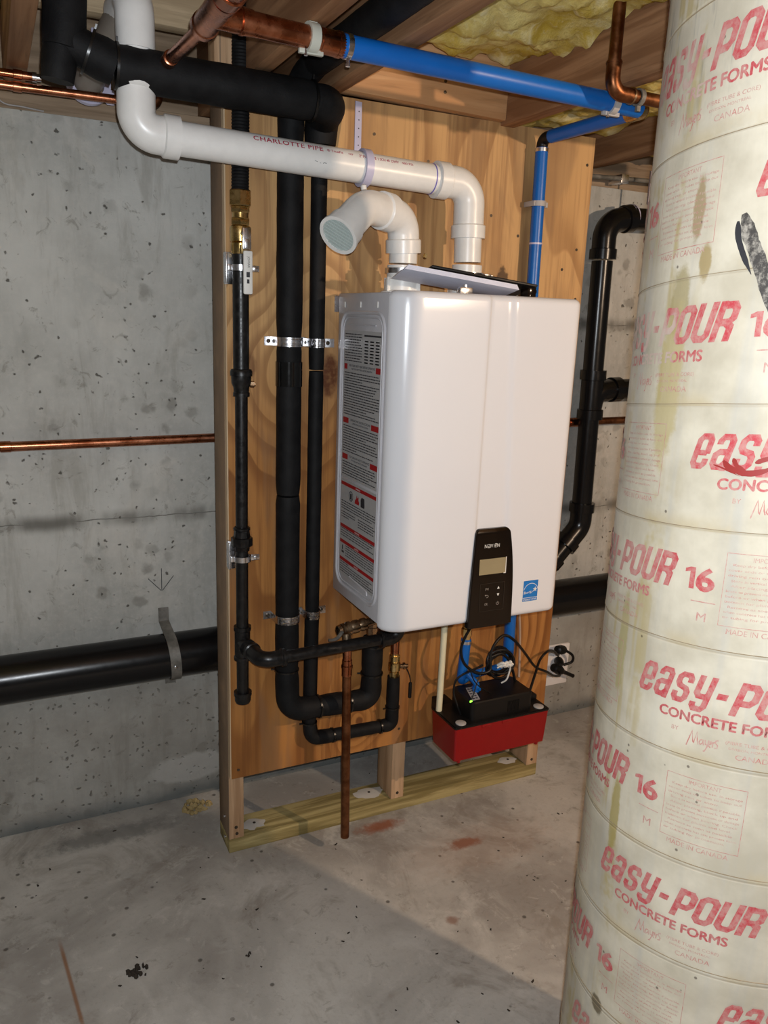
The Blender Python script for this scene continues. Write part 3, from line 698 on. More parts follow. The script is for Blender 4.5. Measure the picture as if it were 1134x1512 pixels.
for ch, wd in (('N', .0075), ('A', .0070), ('V', .0070), ('I', .0020), ('E', .0060), ('N', .0075)):
    if ch == 'A':   # rounded a
        t.ribbon([(x, .8525), (x + .0055, .8525), (x + .0062, .8505), (x + .0062, .8452), (x + .0008, .8452), (x + .0003, .8485), (x + .0055, .8492)], .0009)
    elif ch == 'E':
        t.ribbon([(x + .0055, .8452), (x + .0008, .8452), (x + .0003, .8490), (x + .0008, .8527), (x + .0050, .8527), (x + .0052, .8492), (x + .0005, .8488)], .0009)
    else: t.add(text2d(ch, x, .8450, .0078, wd - .0016, 'LEFT', .0))
    x += wd + .0005
obj('brand_lettering', t.build(pmap(.0005)), 'print', cp)
t = Flat(); t.tri((.513, .7495), (.5195, .7495), (.51625, .7555)); obj('up_key', t.build(pmap(.0005)), 'print', cp)
t = Flat(); t.tri((.513, .7385), (.5195, .7385), (.51625, .7325)); obj('down_key', t.build(pmap(.0005)), 'print', cp)
t = Flat(); t.ring(.5163, .7165, .0034, .0008, 18, math.radians(130), math.radians(410)); t.rect(.5159, .7165, .5167, .7205); obj('power_key', t.build(pmap(.0005)), 'dimprint', cp)
t = Flat(); t.add(text2d('M', .4830, .7485, .0055, .0072, 'LEFT')); obj('menu_key', t.build(pmap(.0005)), 'dimprint', cp)
t = Flat(); t.ribbon([(.484, .7372), (.489, .7372), (.4915, .735), (.490, .7322), (.486, .7320)], .0008); t.tri((.482, .7372), (.4852, .7392), (.4852, .7352)); obj('back_key', t.build(pmap(.0005)), 'dimprint', cp)
t = Flat(); t.add(text2d('OK', .4825, .7140, .0055, .0082, 'LEFT')); obj('ok_key', t.build(pmap(.0005)), 'dimprint', cp)
# efficiency sticker
def fm(e): return lambda u, v: (u, YF - e, v)
s_ = Flat(); s_.rect(.5885, .7045, .6315, .7565); st_o = obj('sticker_border', s_.build(fm(.0003)), 'print', hb); st_o['label'] = 'white border of the blue efficiency sticker'
s_ = Flat(); s_.rect(.590, .706, .630, .755); obj('sticker_field', s_.build(fm(.0005)), 'estar', st_o)
s_ = Flat(); s_.rect(.590, .7140, .630, .7150); s_.ring(.611, .7285, .0195, .0011, 26, math.radians(18), math.radians(165))
s_.add(text2d('ENERGY STAR', .6100, .7078, .0042, .036, 'CENTER', .01))
# handwritten style word and star
s_.ribbon([(.5925, .7235), (.5960, .7275), (.5950, .7300), (.5930, .7270), (.5955, .7240), (.5985, .7270), (.5990, .7245), (.6010, .7275), (.6020, .7250), (.6045, .7285), (.6035, .7255), (.6070, .7290), (.6060, .7262), (.6095, .7300), (.6085, .7270), (.6120, .7300), (.6110, .7262), (.6090, .7245), (.6125, .7250), (.6180, .7300), (.6215, .7330)], .00095)
star = []
for i in range(10):
    a = PI / 2 + i * PI / 5; r = .0068 if i % 2 == 0 else .0027; star.append((.6225 + r * math.cos(a), .7330 + r * math.sin(a)))
for i in range(10): s_.tri((.6225, .7330), star[i], star[(i + 1) % 10])
obj('sticker_print', s_.build(fm(.0007)), 'print', st_o)
# stubs under the cabinet
for x, y, r, m_n in ((.345, -.06, .011, 'bronze'), (.42, -.05, .011, 'copper'), (.52, -.1, .010, 'cpvc'), (.60, -.10, .012, 'brass'), (.37, -.15, .014, 'iron')):
    obj('connection_stub', cyl((x, y, .69), (x, y, .655), r, 14), m_n, hb)

# papers and manual lying on the heater
man = thing('instruction_booklet', 'thick white booklet with a black back lying on top of the heater', 'booklet', (.40, -.24, HZ1))
T_ = Matrix.Translation((.428, -.232, HZ1 + .0235)) @ Matrix.Rotation(math.radians(-12), 4, 'Z') @ Matrix.Rotation(math.radians(7), 4, 'Y') @ Matrix.Rotation(math.radians(-9), 4, 'X')
pg = MB()
for k in range(6): pg.box(-.125 + k * .0012, .120 - k * .001, -.050, .050 - k * .0016, -.004 + k * .0016, -.0026 + k * .0016, .0003, T_)
obj('pages', pg, 'paper', man)
obj('back_cover', MB().box(-.070, .160, -.0495, .085, .0085, .0135, .0012, T_), 'blk', man)
# ------------------------------------------------------------------ PVC vent pipes
def fitting(path_pts, r, hub=.009, n=10, seg=28):
    """elbow with hub rings: path is a rounded polyline, ends get a wider hub"""
    m_ = MB(); P = [V(p) for p in path_pts]; m_.tube(P, r, seg)
    for a, b in ((P[0], P[1]), (P[-1], P[-2])):
        d = (b - a).normalized(); m_.lathe(a - d * .0015, d, [(0, r * .9), (0, r + .0042), (.026, r + .0042), (.0285, r + .001), (.03, r * .9)], seg)
    return m_
YV = -.12; R2 = .0302
ex = thing('exhaust_vent_pipe', 'long white plastic vent pipe running left from the heater to the wall', 'vent pipe', (.52, YV, 1.446))
obj('riser', cyl((.520, YV, 1.442), (.518, YV, 1.500), R2, 32), 'pvc', ex)
e1 = rp([(.518, YV, 1.494), (.515, YV, 1.604), (.430, YV, 1.6052)], .066, 12)
obj('elbow', fitting(e1, .0335), 'pvc', ex)
hp0, hp1 = V((.440, YV, 1.6050)), V((-.135, YV, 1.622))
hp = obj('pipe', cyl(hp0, hp1, R2, 40), 'pvc', ex)
e2 = rp([(-.112, YV, 1.6215), (-.185, YV, 1.624), (-.182, YV, 1.72)], .07, 12)
obj('elbow', fitting(e2, .0335), 'pvc', ex)
obj('riser', cyl((-.182, YV, 1.70), (-.181, YV, 1.82), R2, 32), 'pvc', ex)
e3 = rp([(-.181, YV, 1.755), (-.181, YV, 1.848), (-.186, -.02, 1.842)], .065, 12)
obj('elbow', MB().tube(e3, .0335, 28), 'pvc', ex)
obj('pipe', MB().tube(rp([(-.184, -.05, 1.838), (-.2252, .212, 1.7735), (-.228, .330, 1.7870)], .08), R2, 32), mat('shaded_grey_pipe', (.26, .225, .19), .4), ex)['label'] = 'run of vent pipe going back through the rim board'  # shade on this run put into a darker brown-grey base colour
# print wrapped on the horizontal pipe
ax_ = (hp1 - hp0).normalized()
def pipemap(e, a0):      # u along the pipe to the right from the left end, v round the pipe
    d = -ax_; y_ = V((0, -1, 0)); z_ = d.cross(y_).normalized(); z_ = z_ if z_.z > 0 else -z_
    def f(u, v):
        an = a0 + v / R2; return hp1 + d * u + (y_ * math.cos(an) + z_ * math.sin(an)) * (R2 + e)
    return f
t = Flat(); t.add(text2d('CHARLOTTE PIPE', .158, .0100, .0108, .140, 'LEFT', .012, 0, 1.08))
obj('brand_print', t.build(pipemap(.0003, .12), .004), 'pipeink', hp)
t = Flat(); t.add(text2d('® TrueFit', .306, .0118, .0058, .034, 'LEFT', .012)); t.add(text2d('2" PVC TYPE 1 SCH 40  DWV', .375, .0105, .0066, .088, 'LEFT', .01)); t.add(text2d('NSF', .352, .0118, .0045, .010)); t.add(text2d('480 PSI', .470, .011, .0052, .026))
obj('size_print', t.build(pipemap(.0003, .12), .004), 'pipeink', hp)
t = Flat(); t.ribbon([(.280, -.006), (.286, -.0075)], .0007); t.ribbon([(.291, -.0085), (.2935, -.009)], .0006); t.ribbon([(.298, -.0095), (.299, -.0075), (.305, -.0080)], .0009)
obj('pencil_mark', t.build(pipemap(.0003, .0), .004), 'ink', hp)
obj('primer_ring', MB().lathe(hp0 + ax_ * .0215, ax_, [(0, R2), (0, R2 + .0009), (.0022, R2 + .0009), (.0022, R2)], 36), mat('purple_primer', (.16, .13, .5), .4), ex)
# intake vent
iv = thing('intake_vent_pipe', 'short white curved vent pipe with screened mouth facing left', 'vent pipe', (.36, YV, 1.436))
obj('riser', cyl((.360, YV, 1.430), (.360, YV, 1.462), R2, 32), 'pvc', iv)
q = [(.360, YV, 1.453), (.355, YV - .004, 1.520), (.292, -.152, 1.528)]
obj('elbow', fitting(rp(q, .062, 12), .0335), 'pvc', iv)
q2 = [(.310, -.143, 1.5275), (.240, -.178, 1.530), (.172, -.218, 1.470)]
e5 = rp(q2, .08, 12); el = obj('elbow', fitting(e5, .0335), 'pvc', iv)
d5 = (e5[-1] - e5[-2]).normalized()
obj('mouth', MB().lathe(e5[-1] + d5 * .0008, d5, [(0, .0405), (.006, .0405), (.006, .0335), (.001, .0335)], 36), 'pvc', iv)
scr = MB(); c5 = e5[-1] + d5 * .0035; xa = d5.orthogonal().normalized(); yb_ = d5.cross(xa)
scr.lathe(c5 - d5 * .001, d5, [(0, .0335), (.0012, .0335)], 30)
for i in range(-4, 5):
    o_ = i * .0072; h_ = math.sqrt(max(0, .0332 ** 2 - o_ * o_))
    scr.tube([c5 + xa * o_ - yb_ * h_ + d5 * .0012, c5 + xa * o_ + yb_ * h_ + d5 * .0012], .0009, 5); scr.tube([c5 + yb_ * o_ - xa * h_ + d5 * .0015, c5 + yb_ * o_ + xa * h_ + d5 * .0015], .0009, 5)
obj('screen', scr, 'screen', iv)['label'] = 'round grille in the mouth of the vent'
obj('plug_cap', MB().lathe((.246, -.160, 1.5625), (-.1, .1, .9), [(0, .006), (.008, .006), (.010, .003)], 14), 'pvc', iv)
obj('test_cap', MB().lathe((.403, -.135, 1.448), (.5, -.8, 0), [(0, .005), (.004, .005), (.004, .002)], 12), 'brass', iv)
t = Flat(); t.add(text2d('36', 0, 0, .008)); 
# ------------------------------------------------------------------ hangers of pale plastic
def ring_hanger(c, axis, r, wdt, thick, a0=0, a1=2 * PI):
    m_ = MB(); ax = V(axis).normalized(); x = V((0, 0, 1)).cross(ax) if abs(ax.z) < .99 else V((1, 0, 0)); x.normalize(); y = ax.cross(x); n = 36; c = V(c); k = []
    full = a1 - a0 > 6.2
    for i in range(n + (0 if full else 1)):
        a = a0 + (a1 - a0) * i / n; d = x * math.cos(a) + y * math.sin(a)
        k.append([m_.bm.verts.new(c + d * rr + ax * s) for rr, s in ((r, -wdt / 2), (r + thick, -wdt / 2), (r + thick, wdt / 2), (r, wdt / 2))])
    N = len(k)
    for i in range(N if full else N - 1):
        A, B = k[i], k[(i + 1) % N]
        for j in range(4): m_.bm.faces.new((A[j], A[(j + 1) % 4], B[(j + 1) % 4], B[j]))
    if not full: m_.bm.faces.new(k[0]); m_.bm.faces.new(k[-1][::-1])
    return m_
h1 = thing('pipe_hanger', 'lavender white plastic hanger looped round the vent pipe above the heater', 'pipe hanger', (.262, YV, 1.57), 'plastic pipe hangers')
hc = hp0 + ax_ * ((.440 - .262) / .575 * (hp1 - hp0).length)
obj('loop', ring_hanger(hc, ax_, R2 + .0005, .016, .006, PI * .0, 2 * PI), 'lav', h1)
stp = MB().box(-.0075, .0075, -.0012, .0012, 0, .145, .0004, Matrix.Translation((.262, YV + .034, 1.6045)) @ Matrix.Rotation(math.radians(-9.5), 4, 'X') @ Matrix.Rotation(math.radians(4), 4, 'Y'))
s_ = obj('strap', stp, 'lav', h1)
dots = MB()
for k in range(6): dots.lathe(Matrix.Translation((.262, YV + .034, 1.6045)) @ Matrix.Rotation(math.radians(-9.5), 4, 'X') @ Matrix.Rotation(math.radians(4), 4, 'Y') @ V((.001, -.0012, .040 + k * .017)), (0, -1, .1), [(0, .0013), (.0003, .0013)], 8)
obj('punched_holes', dots, 'ink', s_)
h2 = thing('pipe_hanger', 'lavender white plastic ring round the shade-grey vent pipe entering the rim board at top left', 'pipe hanger', (-.205, .20, 1.72), 'plastic pipe hangers')
obj('loop', ring_hanger((-.2252, .212, 1.7715), (-.10, .98, -.12), R2 + .002, .012, .013), 'lav', h2)
obj('tab', MB().box(-.216, -.198, .200, .206, 1.806, 1.874, .003), 'lav', h2)
obj('tab', MB().box(-.190, -.172, .218, .224, 1.735, 1.765, .003), 'lav', h2)
h3 = thing('pipe_hanger', 'white plastic hanger hooked on the top elbow of the vent pipe', 'pipe hanger', (-.20, -.05, 1.84), 'plastic pipe hangers')
obj('loop', ring_hanger((-.1838, -.055, 1.839), (-.08, .98, -.17), .0342, .010, .007, PI * .4, PI * 1.6), 'lav', h3)
obj('tab', MB().box(-.240, -.222, -.058, -.052, 1.85, 1.885, .002), 'lav', h3)

# ------------------------------------------------------------------ gas line
GX, GY = .0215, -.060
gl = thing('gas_line', 'black iron gas line running down the left edge of the plywood to the heater', 'gas pipe', (GX, GY, .44))
P = [];R_ = []
zz = 1.545
while zz < 2.0: P += [(GX + (zz - 1.545) * .012, GY, zz), (GX + (zz - 1.545) * .012, GY, zz + .003)]; R_ += [.0165, .0178]; zz += .006
obj('flexible_hose', MB().tube(P, R_, 20), 'foam', gl)['label'] = 'ribbed black flexible gas hose'
def hexa(z0, z1, r, x=GX, y=GY): return MB().lathe((x, y, z0), (0, 0, 1), [(0, r * .93), (.002, r), (z1 - z0 - .002, r), (z1 - z0, r * .93)], 6)
bf = obj('brass_fitting', hexa(1.522, 1.552, .0235), 'brass', gl)
obj('hex_nut', hexa(1.509, 1.5215, .0205), 'brass', bf)
obj('neck', cyl((GX, GY, 1.500), (GX, GY, 1.510), .0165), 'brass', bf)
bv = obj('valve_body', MB().lathe((GX, GY, 1.431), (0, 0, 1), [(0, .0185), (.002, .0195), (.020, .0195), (.0215, .017), (.024, .0205), (.045, .0215), (.052, .0205), (.054, .0185)], 32), 'brass', gl)
bv['label'] = 'brass gas shut off valve'
obj('hex_end', hexa(1.485, 1.500, .0200), 'brass', bv); obj('hex_end', hexa(1.4305, 1.449, .0203), 'brass', bv)
obj('stem_nut', MB().lathe((GX + .003, GY - .018, 1.470), (0, -1, 0), [(0, .0095), (.012, .0095), (.012, .006), (.018, .006)], 6), 'zinc', bv)
hl = MB(); hl.box(-.0085, .0085, -.0012, .0012, -.032, .009, .0008, Matrix.Translation((GX + .003, GY - .036, 1.470))); hl.box(-.0045, .0045, -.0030, .0012, -.030, -.012, .0008, Matrix.Translation((GX + .003, GY - .036, 1.470)))
obj('lever', hl, 'zinc', bv)
gr_ = MB().box(-.0095, .0095, -.0035, .0035, -.118, -.034, .0032, Matrix.Translation((GX + .0045, GY - .0365, 1.470)) @ Matrix.Rotation(math.radians(0), 4, 'Y'))
g_ = obj('lever_grip', gr_, 'grey2' if 'grey2' in M else 'print', gl); g_['label'] = 'off white lever grip with dark print'
t = Flat(); t.add(text2d('JOMAR', 0, 0, .006, .022)); t.rect(.030, -.001, .040, .006); t.rect(.044, 0, .052, .005)
obj('grip_print', t.build(lambda u, v: (GX + .0015 + v, GY - .0365 - .0037, 1.425 - u)), 'ink', g_)
obj('pipe', cyl((GX, GY, 1.433), (GX, GY, 1.19), .0167, 24), 'iron', gl)
obj('reducer_coupling', MB().lathe((GX, GY, 1.145), (0, 0, 1), [(0, .0150), (0, .0175), (.007, .0175), (.009, .016), (.018, .0165), (.028, .0205), (.042, .021), (.043, .0232), (.052, .0232), (.056, .021), (.057, .016)], 28), 'iron', gl)
obj('side_plug', MB().lathe((GX + .018, GY - .004, 1.170), (1, -.2, 0), [(0, .007), (.008, .007), (.008, .004), (.011, .004)], 6), 'bronze', gl)
obj('pipe', cyl((GX, GY, 1.150), (GX - .001, GY, .850), .0134, 24), 'iron', gl)
un = obj('union', MB().lathe((GX - .001, GY, .806), (0, 0, 1), [(0, .0165), (.010, .0175), (.012, .0235), (.030, .0235), (.031, .0185), (.048, .0165), (.050, .014)], 8), 'iron', gl)
obj('bead', MB().lathe((GX - .001, GY, .852), (0, 0, 1), [(0, .016), (.002, .0185), (.006, .0185), (.008, .016)], 24), 'iron', un)
obj('pipe', cyl((GX - .001, GY, .81), (GX - .001, GY, .62), .0137, 24), 'iron', gl)
te = MB().lathe((GX - .001, GY, .548), (0, 0, 1), [(0, .018), (0, .0195), (.007, .0195), (.009, .0175), (.069, .0175), (.071, .0195), (.080, .0195), (.080, .016)], 28)
te.lathe((GX - .001, GY, .588), (.10, -1, -.02), [(0, .0165), (.026, .0165), (.027, .0195), (.034, .0195), (.034, .016)], 28)
obj('tee', te, 'iron', gl)
obj('pipe', cyl((GX - .001, GY, .552), (GX - .001, GY, .462), .0137, 24), 'iron', gl)
obj('end_cap', MB().lathe((GX - .001, GY, .438), (0, 0, 1), [(0, .010), (.002, .016), (.008, .0185), (.020, .0185), (.021, .0205), (.029, .0205), (.029, .014)], 28), 'iron', gl)
obj('nipple', cyl((GX + .002, GY - .030, .588), (GX + .009, -.125, .583), .0137, 20), 'iron', gl)
E1 = V((.036, -.152, .580)); E2 = V((.352, -.152, .588))
def iron_elbow(a, c, b, r=.0175):
    P_ = rp([a, c, b], .030, 10); m_ = MB().tube(P_, r, 24)
    for s0, s1 in ((P_[0], P_[1]), (P_[-1], P_[-2])):
        d = (s1 - s0).normalized(); m_.lathe(s0 - d * .001, d, [(0, r * .8), (0, r + .0028), (.007, r + .0028), (.009, r)], 24)
    return m_
obj('elbow', iron_elbow((GX + .007, -.103, .584), (.036, -.155, .580), (.088, -.155, .5805)), 'iron', gl)
obj('pipe', cyl((.075, -.155, .5805), (.345, -.155, .588), .0137, 24), 'iron', gl)
obj('elbow', iron_elbow((.322, -.155, .5875), (.368, -.155, .5885), (.370, -.153, .635)), 'iron', gl)
obj('nipple', cyl((.370, -.153, .625), (.370, -.151, .654), .0137, 20), 'iron', gl)

# ------------------------------------------------------------------ insulated lines
def tie(c, d, r, tailang=0):
    d = V(d).normalized(); m_ = MB().lathe(V(c) - d * .0022, d, [(0, r - .001), (0, r + .0012), (.0044, r + .0012), (.0044, r - .001)], 24)
    x = d.orthogonal().normalized(); x = Matrix.Rotation(tailang, 3, d) @ x
    m_.tube([V(c) + x * r, V(c) + x * (r + .009)], .0022, 4); return m_
def foam(pts, r, rad, seg=24, wob=.0):
    P_ = rp(pts, rad, 8); out = [P_[0]]
    for a, b in zip(P_, P_[1:]):
        n = max(1, int((b - a).length / .02))
        for k in range(1, n + 1): out.append(a.lerp(b, k / n))
    rr = [r * (1 + .03 * noise.noise(p * 25) + .015 * noise.noise(p * 90)) for p in out]
    rr[0] *= .93; rr[-1] *= .93
    return MB().tube(out, rr, seg)
# big one
BX, BY, BR = .1300, -.0495, .0278
bi = thing('insulated_water_line', 'thick black foam insulated pipe, the left one of the pair on the plywood', 'insulated pipe', (BX, BY, .38))
obj('upper_run', foam([(.160, -2.3, 1.793), (.160, -.110, 1.793), (.152, -.052, 1.775), (BX, BY, 1.700), (BX, BY, 1.64)], .0270, .030), 'foam', bi)['label'] = 'stretch of insulation running under the joists'
obj('sleeve', foam([(BX, BY, 1.655), (BX, BY, 1.30), (BX, BY, 1.263)], BR, .02), 'foam', bi)
obj('sleeve', foam([(BX, BY, 1.258), (BX, BY, 1.24), (BX, BY, .925)], BR - .0005, .02), 'foam', bi)
obj('tape_wrap', MB().lathe((BX, BY, 1.165), (0, 0, 1), [(0, BR - .001), (0, BR + .0012), (.052, BR + .0012), (.052, BR - .001)], 32), 'tape', bi)['label'] = 'glossy black tape wrap'
YB = -.062
obj('sleeve', foam([(BX, BY, .921), (BX, BY, .64), (BX, BY - .001, .50)], BR - .0005, .02), 'foam', bi)
obj('elbow_sleeve', foam([(BX, BY - .001, .497), (BX - .0005, YB, .398), (.205, YB - .002, .396)], BR + .0005, .045), 'foam', bi)
obj('sleeve', foam([(.208, YB - .002, .396), (.285, YB - .003, .393)], .0265, .02), 'foam', bi)
obj('elbow_sleeve', foam([(.287, YB - .003, .393), (.345, YB - .004, .391), (.346, YB - .004, .458)], BR - .001, .03), 'foam', bi)
obj('sleeve', foam([(.346, YB - .004, .461), (.346, YB - .004, .555)], BR - .0015, .02), 'foam', bi)
for c, d, r in (((BX, BY, .499), (0, 0, 1), BR), ((.2065, YB - .002, .396), (1, 0, 0), BR - .0005), ((.286, YB - .003, .393), (1, 0, 0), BR - .001), ((.346, YB - .004, .4595), (0, 0, 1), BR - .0008), ((.346, YB - .004, .535), (0, 0, 1), BR - .001)):
    obj('cable_tie', tie(c, d, r, 2.0), 'tie', bi)
fv = obj('service_valve', MB().lathe((.345, YB - .003, .552), (0, 0, 1), [(0, .0135), (.012, .0135), (.013, .0155), (.030, .0155), (.031, .013), (.05, .013), (.052, .016), (.075, .016), (.078, .012), (.106, .012)], 8), 'bronze', bi)
obj('hex_nut', MB().lathe((.345, YB - .003, .640), (0, 0, 1), [(0, .0145), (.018, .0145)], 6), 'bronze', fv)
obj('red_handle', MB().box(.362, .372, YB - .012, YB + .006, .575, .640, .002, None).box(.348, .372, YB - .006, YB + .002, .618, .632, .002), 'redknob', fv)['label'] = 'red plastic valve handle'
# thin one with the horizontal run overhead
SX, SY, SR = .1975, -.0375, .0172
si = thing('insulated_water_line', 'thin black foam insulated pipe, the right one of the pair on the plywood', 'insulated pipe', (SX, SY, .29))
HZ = 1.7185
pA = V((-.312, -.130, 1.722)); pB = V((.182, -.120, 1.7170))
tl = obj('riser_sleeve', foam([(-.303, -.130, 1.735), (-.298, -.130, 1.77), (-.283, -.130, 2.0)], .0350, .05), 'foam', si); tl['label'] = 'thick insulated riser at top left'
obj('stub_sleeve', foam([(-.313, -.126, 1.686), (-.304, -.130, 1.755)], .0285, .02), 'foam', si)
obj('branch_sleeve', foam([(-.298, -.130, 1.752), (-.262, -.130, 1.738)], .033, .02), 'foam', si)
obj('branch_sleeve', foam([(-.262, -.130, 1.738), (-.2180, -.130, 1.7235)], .036, .02), 'foam', si)
obj('horizontal_sleeve', foam([(-.2165, -.130, 1.723), (-.10, -.129, 1.7205), (.145, -.124, 1.7185)], .0365, .02), 'foam', si)['label'] = 'thick horizontal insulation crossing in front of the vent riser'
obj('elbow_sleeve', foam([(.147, -.124, 1.7185), (.186, -.118, 1.7175), (SX, -.045, 1.706), (SX, SY - .002, 1.660)], .0345, .03), 'foam', si)
for c, d in (((-.217, -.130, 1.723), (1, 0, -.05)), ((-.262, -.130, 1.738), (1, 0, -.35)), ((.146, -.124, 1.7185), (1, 0, 0))): obj('cable_tie', tie(c, d, .0368, 1.0), 'tie', si)
obj('sleeve', foam([(SX, SY, 1.672), (SX, SY, 1.2)], SR, .02), 'foam', si)
obj('sleeve', foam([(SX, SY, 1.196), (SX - .001, SY, .63)], SR - .0006, .02), 'foam', si)
obj('sleeve', foam([(SX - .001, SY, .628), (SX - .003, SY + .001, .343)], SR, .02), 'foam', si)
obj('elbow_sleeve', foam([(SX - .003, SY, .341), (SX - .001, -.046, .302), (.252, -.046, .299)], SR + .001, .028), 'foam', si)
obj('sleeve', foam([(.254, -.046, .299), (.382, -.048, .297)], SR - .0008, .02), 'foam', si)
obj('elbow_sleeve', foam([(.384, -.048, .297), (.416, -.049, .297), (.4165, -.049, .345)], SR + .0006, .024), 'foam', si)
obj('sleeve', foam([(.4165, -.049, .347), (.4165, -.049, .432)], SR, .02), 'foam', si)
for c, d in (((SX - .003, SY, .342), (0, 0, 1)), ((.253, -.046, .299), (1, 0, 0)), ((.383, -.048, .297), (1, 0, 0)), ((.4165, -.049, .346), (0, 0, 1))): obj('cable_tie', tie(c, d, SR + .0006, 2.4), 'tie', si)
bvl = obj('ball_valve', MB().lathe((.4165, -.050, .428), (0, 0, 1), [(0, .0105), (.003, .0125), (.018, .0125), (.019, .011), (.022, .0155), (.042, .0155), (.045, .0115), (.047, .0135), (.060, .0135), (.061, .010), (.070, .010)], 24), 'brass', si)
obj('hex_end', MB().lathe((.4165, -.050, .476), (0, 0, 1), [(0, .0140), (.014, .0140)], 6), 'brass', bvl); obj('hex_end', MB().lathe((.4165, -.050, .430), (0, 0, 1), [(0, .0138), (.014, .0138)], 6), 'brass', bvl)
obj('stem', MB().lathe((.430, -.056, .460), (1, -.25, 0), [(0, .006), (.008, .006), (.008, .009), (.013, .009), (.013, .005), (.020, .005)], 12), 'bronze', bvl)
obj('lever', MB().tube(smooth([(.444, -.062, .456), (.451, -.066, .440), (.456, -.067, .420), (.456, -.067, .412)], 4), .0022, 6, flat=(2.2, .7)).box(.4515, .4605, -.0705, -.0635, .372, .416, .003), 'blk', bvl)['label'] = 'black dipped valve lever'
obj('copper_stub', cyl((.4165, -.050, .495), (.4165, -.050, .682), .0112, 20), 'copper', si)
# relief line of bare copper
rl = thing('relief_pipe', 'bare vertical copper pipe hanging below the heater in front of the frame', 'copper pipe', (.258, -.125, .06))
obj('pipe', cyl((.2595, -.125, .060), (.2525, -.125, .520), .0106, 24), 'oldcu', rl)
obj('coupling', MB().lathe((.2527, -.125, .495), (0, 0, 1), [(0, .0108), (.001, .0122), (.020, .0122), (.021, .0138), (.026, .0138), (.028, .012), (.040, .012), (.041, .0105), (.075, .0105)], 20), 'copper', rl)
rv = obj('relief_valve', MB().lathe((.232, -.108, .602), (1, .10, .09), [(0, .008), (.003, .013), (.010, .0145), (.012, .012), (.014, .0155), (.020, .0155), (.022, .012), (.026, .0165), (.034, .0165), (.036, .013), (.046, .0155), (.056, .0150), (.058, .0115), (.066, .0145), (.076, .0145), (.078, .010), (.100, .010)], 24), 'bronze', rl)
rv['label'] = 'ribbed bronze pressure relief valve'
obj('lever', MB().tube(smooth([(.240, -.122, .606), (.225, -.130, .596), (.212, -.131, .593), (.203, -.130, .594)], 4), .0032, 6, flat=(1.6, .7)), 'lead', rv)
obj('outlet_elbow', cyl((.252, -.118, .598), (.2527, -.125, .565), .011, 16), 'bronze', rv)

# ------------------------------------------------------------------ steel pipe straps
def strap(c0, r, label, x0, x1, z, hgt=.019, yf=-.0188):
    """two-hole strap over a sleeve: plan outline swept in height, ribs pressed across the arch"""
    cx, cy = c0; pts = [(x0, yf), (cx - r - .003, yf)]
    n = 16
    for i in range(n + 1):
        a = PI - PI * i / n; pts.append((cx + (r + .001) * math.cos(a), min(yf, cy - (r + .001) * math.sin(a) * 1.0)))
    pts += [(cx + r + .003, yf), (x1, yf)]
    m_ = MB(); rows = []
    zs = [0, .15, .22, .29, .36, .5, .64, .71, .78, .85, 1.0]
    for zf in zs:
        rib = .0016 if zf in (.22, .29, .71, .78) else 0
        row = []
        for i, (x, y) in enumerate(pts): k = rib if 5 < i < len(pts) - 6 else 0; row.append(m_.bm.verts.new((x, y - .0012 - k, z + hgt * (zf - .5))))
        rows.append(row)
    back = [[m_.bm.verts.new((x, y, z + hgt * (zf - .5))) for x, y in pts] for zf in (0, 1)]
    for A, B in zip(rows, rows[1:]):
        for i in range(len(A) - 1): m_.bm.faces.new((A[i], A[i + 1], B[i + 1], B[i]))
    for i in range(len(pts) - 1):
        m_.bm.faces.new((back[0][i], back[1][i], back[1][i + 1], back[0][i + 1])); m_.bm.faces.new((back[0][i], back[0][i + 1], rows[0][i + 1], rows[0][i])); m_.bm.faces.new((back[1][i], rows[-1][i], rows[-1][i + 1], back[1][i + 1]))
    t_ = thing('pipe_strap', label, 'pipe strap', (cx, cy, z - hgt / 2), 'steel pipe straps')
    obj('band', m_, 'zinc', t_, 30)
    for xs in ((x0 + cx - r) / 2, (x1 + cx + r) / 2): obj('screw', MB().lathe((xs, yf - .0012, z), (0, -1, 0), [(0, .0045), (.0016, .0045), (.0024, .003), (.001, .0012)], 10), 'screw', t_)
strap((BX, BY), BR, 'shiny steel strap over the thick insulated pipe level with the heater label top', .084, .178, 1.259)
strap((SX, SY), SR, 'shiny steel strap over the thin insulated pipe close to the heater side', .179, .246, 1.257)
strap((BX, BY), BR, 'steel strap over the thick insulated pipe low on the plywood', .082, .177, .630)
strap((SX, SY), SR, 'steel strap over the thin insulated pipe low on the plywood', .178, .238, .626)
# dark knot hole liner not needed; split-ring clamps of the gas line
def ring_clamp(z, label):
    t_ = thing('ring_clamp', label, 'pipe clamp', (GX, GY, z - .03), 'split ring clamps on the gas line')
    obj('channel', MB().box(GX - .024, GX - .006, -.030, -.0185, z - .032, z + .032, .0008).box(GX - .025, GX - .022, -.042, -.0185, z - .030, z + .030, .0006), 'zinc', t_)
    m_ = ring_hanger((GX, GY, z), (0, 0, 1), .0172, .012, .0022); m_.box(GX + .018, GX + .038, GY - .0042, GY - .0012, z - .006, z + .006, .0008).box(GX + .018, GX + .038, GY + .0012, GY + .0042, z - .006, z + .006, .0008).box(GX - .027, GX - .018, GY - .004, GY + .004, z - .006, z + .006, .0008).box(GX - .004, GX + .004, GY + .017, -.0186, z - .004, z + .004)
    obj('ring', m_, 'zinc', t_)
    for s in (1,): obj('bolt', MB().lathe((GX + s * .029, GY - .008, z), (0, 1, 0), [(0, .002), (.001, .0048), (.0035, .0048), (.0035, .0025), (.016, .0025)], 10), 'zinc', t_)
ring_clamp(1.404, 'zinc ring clamp on the gas pipe just below the brass valve')
ring_clamp(.788, 'zinc ring clamp on the gas pipe below the iron union')
